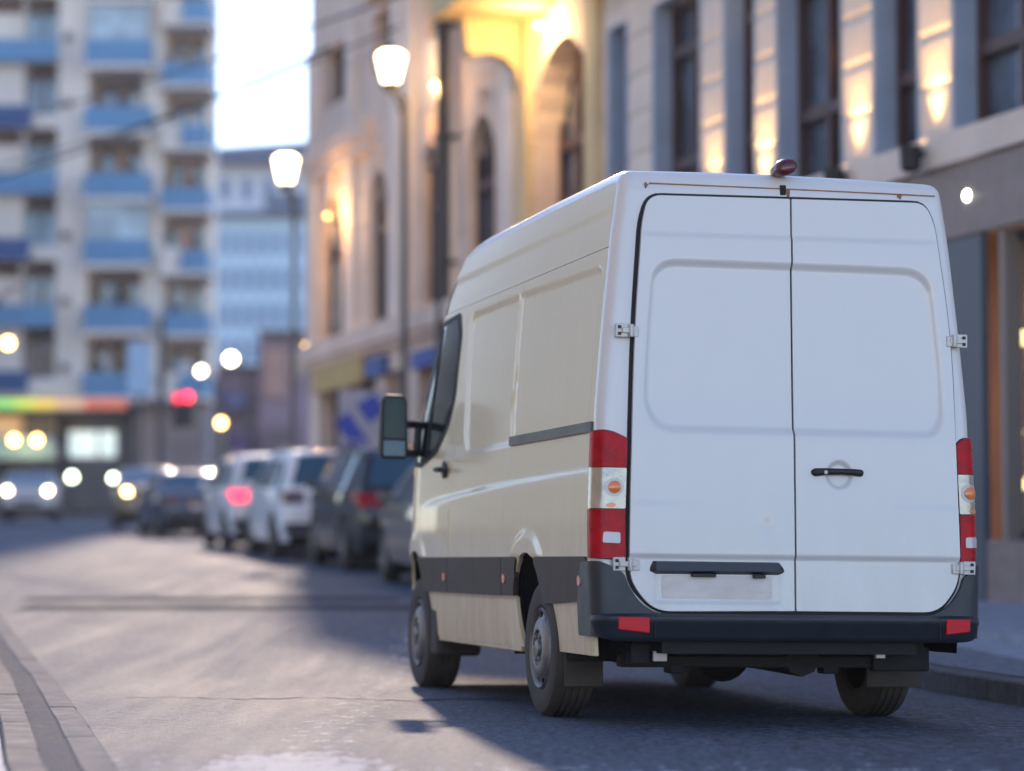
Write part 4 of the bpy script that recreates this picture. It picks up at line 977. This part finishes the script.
def globe_lamp(px, py, Y, r, m, label, arm=0, name='globe_lamp', en=0):
    c = at(px, py, Y); xp = c.x+arm; zb = zgf(xp, Y); root = empty(name, (xp, Y, zb), (0, 0, 0), label, 'street lamp')
    mb = MB(); mb.tube([(0, 0, 0), (0, 0, c.z-zb-.25), (-arm*.5, 0, c.z-zb-.12), (-arm, 0, c.z-zb-r)], [.09, .06, .05, .04]); mb.build('post', M['metal_post'], root)
    MB().sphere((-arm, 0, c.z-zb), r).build('globe', m, root); return root
globe_lamp(8, 343, 80, .14, M['globey'], 'yellow glowing globe lamp at the far left edge of the photo', arm=-.5)
globe_lamp(201, 371, 92, .12, M['globe'], 'round white glowing lamp just right of the apartment block, lower of the pair', arm=.5)
globe_lamp(231, 359, 84, .15, M['globe'], 'round white glowing lamp, higher and brighter of the pair left of the beige building', arm=.5)
globe_lamp(310, 347, 58, .13, M['globey'], 'yellow glowing lamp at the shop corner of the beige building', arm=.3)
globe_lamp(221, 423, 88, .12, M['globey'], 'small warm lamp glowing low before the mauve shops')
globe_lamp(72, 477, 100, .14, M['greenlamp'], 'low pale green lamp in front of the dark ground floor of the apartment block')
globe_lamp(113, 478, 90, .10, M['greenlamp'], 'tiny greenish lamp on a short post just left of the dark blue saloon')
for px, lb in ((14, 'left one of two yellow wall lamps on the dark shop front'), (37, 'right one of two yellow wall lamps on the dark shop front')):
    c = at(px, 440, 114.5); root = empty('shop_lamp', c, (0, 0, 0), lb, 'wall lamp', 'yellow lamps on the dark shop front')
    MB().sphere((0, 0, 0), .15).build('bulb', M['globey'], root); MB().box((0, .25, 0), (.15, .5, .3)).build('bracket', M['metal_post'], root)
    point('glow', (0, -.5, 0), 45, (1, .6, .15), .3, root)
# shop window bokeh lamps and fascia lamp on the right
for k, (px, py, r, lb) in enumerate(((1018, 338, .095, 'upper lamp glowing behind the shop window at the right edge'), (1014, 432, .07, 'middle lamp glowing behind the shop window at the right edge'), (1018, 484, .08, 'lowest lamp glowing behind the shop window at the right edge'))):
    c = at(px, py, 13.214/((px-512)/FPX+.315))
    root = empty('pendant_lamp', c, (0, 0, 0), lb, 'lamp', 'lamps in the right-hand shop window')
    MB().sphere((0, 0, 0), r, sq=(1.5, 1.5, .9)).build('shade', mat('lit_amber_shade', (.9, .6, .2), .4, emit=(1, .55, .16), es=4.5), root); MB().tube([(0, 0, r*.8), (0, 0, max(.2, 3.85-c.z))], .008).build('cord', M['black'], root)
s = spx(979); c = at(979, 196, s*.9538); root = empty('fascia_lamp', c+FN*.1, (0, 0, 0), 'small round white lamp on the brown fascia right of the van roof', 'wall lamp')
MB().sphere((0, 0, 0), .055).build('bulb', mat('lit_white_bulb', (1, 1, .9), .3, emit=(1, .95, .8), es=10), root); MB().sphere(tuple(FN*.0+Vector((.05, .06, -.02))), .09, sq=(1, .6, 1)).build('housing', M['rim'], root)

# ------------------------------------------------------------------ apartment block (left)
AY = 116.0; K_ = AY/FPX
def ax(px): return (px-512)*K_
def az(py): return float(at(512, py, AY).z)
apt = empty('apartment_block', (ax(80), AY, zgf(-18, AY)), (0, 0, 0), 'tall cream apartment block with rows of blue balcony panels, on the left', 'building')
mw = MB(); mi = MB(); mp_ = MB(); wn = []; frames = []
def abox(mb, x0, x1, d0, d1, y0, y1): # image-measured extents at the facade plane, y0 top
    z1, z0 = az(y0), az(y1); X0, X1 = ax(x0), ax(x1); mb.box(((X0+X1)/2, AY+(d0+d1)/2, (z0+z1)/2), (X1-X0, abs(d1-d0), z1-z0))
TOP = -190
abox(mw, 54, 85, 0, 5, TOP, 400)
abox(mw, 148, 160, .0, 5, TOP, 400)
abox(mw, 199, 203, 1.6, 5, TOP, 400)
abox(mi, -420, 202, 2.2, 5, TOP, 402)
for k in range(-4, 5):
    o = 66*k+122
    # stack B: loggia with blue parapet
    fl_ = empty('balcony', (0, 0, 0)); fl_.parent = apt
    m1 = MB(); abox(m1, 85, 150, -1.1, -.95, o-12, o+12); abox(m1, 85, 87, -.95, .3, o-12, o+12); abox(m1, 148, 150, -.95, .3, o-12, o+12); m1.build('parapet', M['panel_blue'], fl_, smooth=False)
    m1 = MB(); abox(m1, 85, 150, -1.1, 2.3, o+12.2, o+17); abox(m1, 140, 148, 0, 2.2, o-49, o-12); m1.build('slab', M['apt'], fl_, smooth=False)
    m1 = MB(); abox(m1, 92, 104, 2.12, 2.19, o-44, o+10); abox(m1, 120, 134, 2.12, 2.19, o-40, o-14); wq = m1.build('window', M['pane'], apt, smooth=False)
    # stack C
    o2 = 62*k+139
    fl_ = empty('balcony', (0, 0, 0)); fl_.parent = apt
    m1 = MB(); x0 = 162 if k % 2 else 181
    abox(m1, x0, 209, -.9, -.75, o2-11, o2+10); abox(m1, 207, 209, -.75, 1.6, o2-11, o2+10); m1.build('parapet', M['panel_blue'], fl_, smooth=False)
    m1 = MB(); abox(m1, 160, 209, -.9, 2.3, o2+10.2, o2+14)
    if not k % 2: abox(m1, 160, 180.5, -.5, .4, o2-14, o2+10)
    m1.build('slab', M['apt'], fl_, smooth=False)
    m1 = MB(); abox(m1, 166, 178, 2.12, 2.19, o2-42, o2+8); abox(m1, 186, 198, 2.12, 2.19, o2-40, o2-6); m1.build('window', M['pane'], apt, smooth=False)
    # stack A: windows with frames, blue parapet to the left
    o3 = 66*k+160
    abox(mw, -60, 18, 0, 2, o3-34, o3+32) if k % 2 else None
    abox(mw, -60, 54, 0, 2, o3+20, o3+34)
    abox(mw, -60, 18, .3, 2.2, o3-16, o3+20) if not k % 2 else None
    abox(mw, 18, 20, 0, 2, o3-32, o3+20)
    f1 = MB(); abox(f1, 18.5, 54, .3, .5, o3-18, o3-15); abox(f1, 35, 37.5, .3, .5, o3-15, o3+20); abox(f1, 51, 54, .3, .5, o3-15, o3+20); f1.build('window_frame', M['whitestone'], apt, smooth=False)
    f1 = MB(); abox(f1, 18, 54, .6, .7, o3-18, o3+20); pm = mat('bright_pane', (.30, .42, .50), .2, noise=.5, nscale=.6) if k in (-2, 1, 0) else M['pane']; f1.build('window', pm, apt, smooth=False)
    if k % 2 == 0:
        f1 = MB(); abox(f1, -60, 56, -.8, -.65, o3+14, o3+36); f1.build('parapet', M['panel_blue'], apt, smooth=False)
    else:
        f1 = MB(); abox(f1, -60, 30, -.8, -.65, o3+14, o3+36); f1.build('parapet', mat('deep_blue_panel', (.05, .10, .26), .6), apt, smooth=False)
rc2 = random.Random(21)
for k in range(-3, 5):
    for (x0, x1, base) in ((90, 148, 66*k+110), (166, 203, 62*k+128)):
        for q in range(rc2.choice((1, 2, 2, 3))):
            xa = rc2.uniform(x0, x1-14); hh_ = rc2.uniform(8, 26); wd = rc2.uniform(4, 12)
            m1 = MB(); abox(m1, xa, xa+wd, .3, 1.4, base-hh_, base)
            m1.build('balcony_clutter', mat('clutter', rc2.choice(((.55, .50, .45), (.25, .20, .18), (.12, .16, .24), (.62, .60, .62), (.45, .25, .18), (.30, .38, .42))), .7), apt, smooth=False)
    if rc2.random() < .6:
        m1 = MB(); abox(m1, 60, 68, -.35, 0, 66*k+100, 66*k+107); m1.build('air_conditioner', M['whitestone'], apt, smooth=False)
    if k in (-1, 2):
        m1 = MB(); abox(m1, 87, 148, -.7, -.6, 66*k+122-49, 66*k+109); m1.build('balcony_glazing', mat('balcony_glazing', (.42, .50, .56), .15, noise=.5, nscale=.8), apt, smooth=False)
# continuation to the left, outside the frame
for k in range(-4, 4):
    o = 66*k+122
    m1 = MB()
    for x0 in (-150, -260, -370): abox(m1, x0, x0+70, -1.1, -.9, o-12, o+12)
    m1.build('parapet', M['panel_blue'], apt, smooth=False)
for x0 in (-80, -190, -300, -420): abox(mw, x0, x0+40, 0, 5, TOP, 400)
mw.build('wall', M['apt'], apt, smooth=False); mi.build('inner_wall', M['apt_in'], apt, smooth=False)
m1 = MB(); abox(m1, -430, 204, -1.0, 5.2, TOP-8, TOP); m1.build('roof', M['apt'], apt, smooth=False)
mg = MB(); abox(mg, -420, 128, 1.2, 12, 404, 510); mg.build('ground_floor', mat('dark_shopfront', (.05, .055, .07), .3, noise=.4, nscale=.4), apt, smooth=False)
mg = MB(); abox(mg, -420, 206, -.6, 2.2, 386, 399); mg.build('canopy', M['apt'], apt, smooth=False)
mg = MB(); abox(mg, 130, 202, 1.2, 5, 399, 510); mg.build('entrance_wall', mat('pinkish_render', (.30, .25, .26), .8, noise=.3, nscale=.4), apt, smooth=False)
mg = MB(); abox(mg, -420, 128, -1.4, 1.2, 411.2, 416); mg.build('canopy_edge', M['seal'], apt, smooth=False)
for k, (x0, x1, c) in enumerate(((-60, -1, (.9, .3, .1)), (-1, 20, (.35, .9, .25)), (20, 38, (.65, .9, .15)), (38, 60, (.95, .75, .15)), (60, 88, (.95, .6, .35)), (88, 130, (.9, .22, .12)))):
    m1 = MB(); abox(m1, x0, x1, -1.35, -1.2, 401, 411); m1.build('light_band', mat('band_%d' % k, c, .5, emit=c, es=.12), apt, smooth=False)
m1 = MB(); abox(m1, 65, 112, 1.0, 1.15, 430, 456); m1.build('lit_screen', mat('lit_screen', (.7, .8, .8), .4, emit=(.7, .85, .85), es=.3, noise=.3, nscale=1.2), apt, smooth=False)
for x in (0, 28, 60, 118): 
    m1 = MB(); abox(m1, x-1.5, x+1.5, .9, 1.18, 416, 508); m1.build('shopfront_mullion', M['metal_post'], apt, smooth=False)
for o in apt.children: o.matrix_parent_inverse = Matrix.Translation(apt.location).inverted()
# far pale-blue building and mauve shops
BY = 190.0
def bx(mb, x0, x1, d0, d1, y0, y1, Y): 
    k = Y/FPX; z1, z0 = at(512, y0, Y).z, at(512, y1, Y).z; mb.box(((x0+x1)/2*k-512*k, Y+(d0+d1)/2, (z0+z1)/2), ((x1-x0)*k, abs(d1-d0), z1-z0))
fb = empty('pale_blue_building', (-16, BY, 4), (0, 0, 0), 'distant pale blue building with dark roof line in the gap of the street', 'building')
m1 = MB(); bx(m1, 150, 420, 0, 20, 218, 520, BY); m1.build('wall', mat('pale_blue_render', (.62, .80, .92), .8, noise=.06, nscale=.2), fb, smooth=False)
m1 = MB(); bx(m1, 150, 420, 3, 20, 158, 217, BY); m1.build('attic', mat('white_render', (.80, .82, .88), .8), fb, smooth=False)
m1 = MB(); bx(m1, 150, 420, -1, 20.5, 212, 218, BY); bx(m1, 265, 420, -1.4, 0, 196, 212, BY); m1.build('cornice', mat('slate', (.13, .17, .25), .6), fb, smooth=False)
k = BY/FPX; m1 = MB(); zt0, zt1, zt2 = at(0, 160, BY).z, at(0, 146, BY).z, at(0, 128, BY).z
X0, X1 = (150-512)*k, (420-512)*k
m1.add([(X0, BY+1, zt0), (X1, BY+1, zt0), (X1, BY+20, zt0), (X0, BY+20, zt0), (X0+1, BY+2, zt1), (X1, BY+2, zt2), (X1, BY+18, zt2+1.2), (X0+1, BY+18, zt1-.6)], [(0, 1, 5, 4), (1, 2, 6, 5), (2, 3, 7, 6), (3, 0, 4, 7), (4, 5, 6, 7)])
m1.build('roof', mat('slate_roof', (.12, .14, .20), .6), fb, smooth=False)
for r_ in range(6):
    for c_ in range(9):
        m1 = MB(); bx(m1, 212+c_*13, 218+c_*13, -.1, .3, 232+r_*36, 254+r_*36, BY); m1.build('window', mat('far_glass', (.16, .24, .38), .2) if r_+c_ == 0 else bpy.data.materials['far_glass'], fb, smooth=False)
for c_ in range(5): m1 = MB(); bx(m1, 214+c_*22, 224+c_*22, 2.8, 3.2, 172, 194, BY); m1.build('dormer', bpy.data.materials['far_glass'], fb, smooth=False)
for o in fb.children: o.matrix_parent_inverse = Matrix.Translation(fb.location).inverted()
MY = 140.0
mvb = empty('mauve_shops', (-13, MY, 3.8), (0, 0, 0), 'low mauve and brown shop buildings closing the end of the street', 'building')
m1 = MB(); bx(m1, 190, 262, 0, 10, 372, 512, MY); bx(m1, 262, 420, -2, 10, 340, 512, MY); m1.build('wall', mat('mauve_render', (.33, .24, .30), .8, noise=.25, nscale=.25), mvb, smooth=False)
for x0, x1, y0, y1, c, e_ in ((205, 222, 385, 402, (.2, .16, .3), 0), (228, 250, 395, 410, (.12, .14, .3), 0), (268, 290, 352, 400, (.55, .32, .26), 0), (208, 230, 432, 470, (.42, .34, .30), 0), (236, 256, 436, 470, (.10, .05, .22), 0), (270, 300, 430, 470, (.16, .12, .14), 0), (292, 306, 360, 380, (.6, .45, .35), 0)):
    m1 = MB(); bx(m1, x0, x1, -2.3, -.05 if x1 < 262 else -2.02, y0, y1, MY); m1.build('shop_window', mat('shopw', c, .5, noise=.2), mvb, smooth=False)
m1 = MB(); bx(m1, 188, 264, -.5, 10.5, 366, 371.8, MY); bx(m1, 262, 422, -2.5, 10.5, 334, 339.8, MY); m1.build('roof', mat('brown_roof', (.12, .09, .10), .8), mvb, smooth=False)
for o in mvb.children: o.matrix_parent_inverse = Matrix.Translation(mvb.location).inverted()
# signals, poles, signs
def pole(px, ytop, Y, r, name, label, cat):
    x = lat(px, Y); z0 = zgf(x, Y); zt = at(px, ytop, Y).z; root = empty(name, (x, Y, z0), (0, 0, 0), label, cat)
    MB().lathe([(r*1.6, 0), (r*1.6, .5), (r, .6), (r*.7, zt-z0), (.001, zt-z0)], (0, 0, 0), 'Z', 12).build('pole', M['metal_post'], root); return root, z0
t, z0 = pole(161, 318, 78, .13, 'traffic_signal', 'dark signal post with two red lights to its right', 'traffic light')
for px, py, m_ in ((178, 398, 'dim'), (188, 397, 'lit')):
    c = at(px, py, 78); lx = c.x-t.location.x; zz_ = c.z-z0
    hs = MB(); hs.box((lx, .1, zz_-.35), (.30, .2, 1.0)); h_ = hs.build('signal_head', M['black'], t, bevel=.04)
    MB().lathe([(.12, -.02), (.001, -.05)], (lx, 0, zz_), 'Y', 16).build('red_lamp', M['redl'] if m_ == 'lit' else M['taill'], h_)
MB().tube([(0, 0, at(0, 400, 78).z-z0-.3), (.9, .1, at(0, 400, 78).z-z0-.3)], .04).build('arm', M['metal_post'], t)
t, z0 = pole(139, 345, 100, .10, 'banner_post', 'post carrying a pale blue banner before the apartment block', 'banner'); MB().box((.0, -.2, at(0, 368, 100).z-z0), (.85, .06, 1.9)).build('banner', mat('pale_blue_banner', (.40, .55, .72), .7, noise=.15, nscale=1), t)
t, z0 = pole(98, 405, 108, .06, 'slim_post', 'slim dark post in front of the dark shop front', 'post')
# bare tree on the left edge
tr = empty('bare_tree', (lat(-14, 62), 62, zgf(-12, 62)), (0, 0, 0), 'bare leafless tree with thin reddish twigs at the left edge', 'tree')
tk = MB(); tw = MB(); rt = random.Random(11)
def branch(p, d, l, r, dep):
    n_ = 3; pts = [p]; 
    for i in range(n_): d = (d+Vector((rt.uniform(-.18, .18), rt.uniform(-.18, .18), rt.uniform(-.05, .14)))).normalized(); pts.append(pts[-1]+d*l/n_)
    (tk if dep < 2 else tw).tube(pts, [r*(1-.3*i/n_) for i in range(n_+1)], n=6 if dep < 3 else 4)
    if dep < 5:
        for k in range(3 if dep < 4 else 4):
            a = rt.uniform(0, 6.28); s_ = rt.uniform(.45, .95); nd = (d+Vector((math.cos(a), math.sin(a), .15))*s_).normalized(); branch(pts[rt.choice((2, 3))], nd, l*.68, r*.58, dep+1)
branch(Vector((0, 0, 0)), Vector((.05, 0, 1)), 2.6, .12, 0)
M['bark'] = mat('reddish_bark', (.10, .06, .055), .9, noise=.3); tk.build('trunk', M['bark'], tr); tw.build('crown', M['bark'], tr)
# overhead wires
def wire(p0, p1, sag, r, label):
    pts = []
    for i in range(25): t = i/24; p = p0.lerp(p1, t); p.z -= sag*4*t*(1-t); pts.append(p)
    tag(MB().tube(pts, r, n=5).build('overhead_wire', M['black']), label, 'wire', 'wires strung across the street')
wire(at(-120, 150, 70), at(470, -30, 40), .25, .024, 'upper wire strung across the pale sky to the beige building')
wire(at(-120, 190, 80), at(520, -25, 42), .5, .024, 'middle wire strung across the apartment block and the sky')
wire(at(-150, 215, 90), at(330, 48, 48), .4, .036, 'lowest wire sagging across the apartment block')
# unseen added houses: one cuts sky reflections, one bounces warm light onto the van
def house(x, y, w, d, h, rz, label, col):
    root = empty('added_house', (x, y, 0), (0, 0, rz), label, 'house')
    m = mat('house_plaster', col, .85, noise=.1, nscale=.4)
    MB().box((0, 0, h/2-.5), (w, d, h+1)).build('wall', m, root, smooth=False)
    MB().box((0, 0, h+.15), (w+.8, d+.8, .3)).build('roof', bpy.data.materials['slate_roof'], root, smooth=False)
    for sx in (-1, 1):
        for i in range(int(d/3.2)):
            for j in range(int(h/3.3)):
                q = MB().box((sx*(w/2+.01), -d/2+1.8+i*3.2, 1.8+j*3.2), (.06, 1.1, 1.7)).build('window', M['pane'], root, smooth=False)
house(-42.4, 92, 12, 36, 24, R(13), 'unseen long house added on the left to block sky reflections in the van', (.34, .27, .21))
house(-25, 4.6, 12, 36, 20, R(35), 'unseen ochre house added to bounce warm light onto the van side', (.86, .58, .30))

hz = bpy.data.materials.new('thin_air'); hz.use_nodes = True; n_ = hz.node_tree.nodes; n_.remove(n_['Principled BSDF'])
pv = n_.new('ShaderNodeVolumePrincipled'); pv.inputs['Density'].default_value = .0005; pv.inputs['Color'].default_value = (.93, .93, 1, 1); pv.inputs['Anisotropy'].default_value = .3
hz.node_tree.links.new(pv.outputs[0], n_['Material Output'].inputs['Volume'])
h_ = MB().box((0, 135, 23.5), (560, 420, 50)).build('haze', hz, None, smooth=False); h_['kind'] = 'stuff'
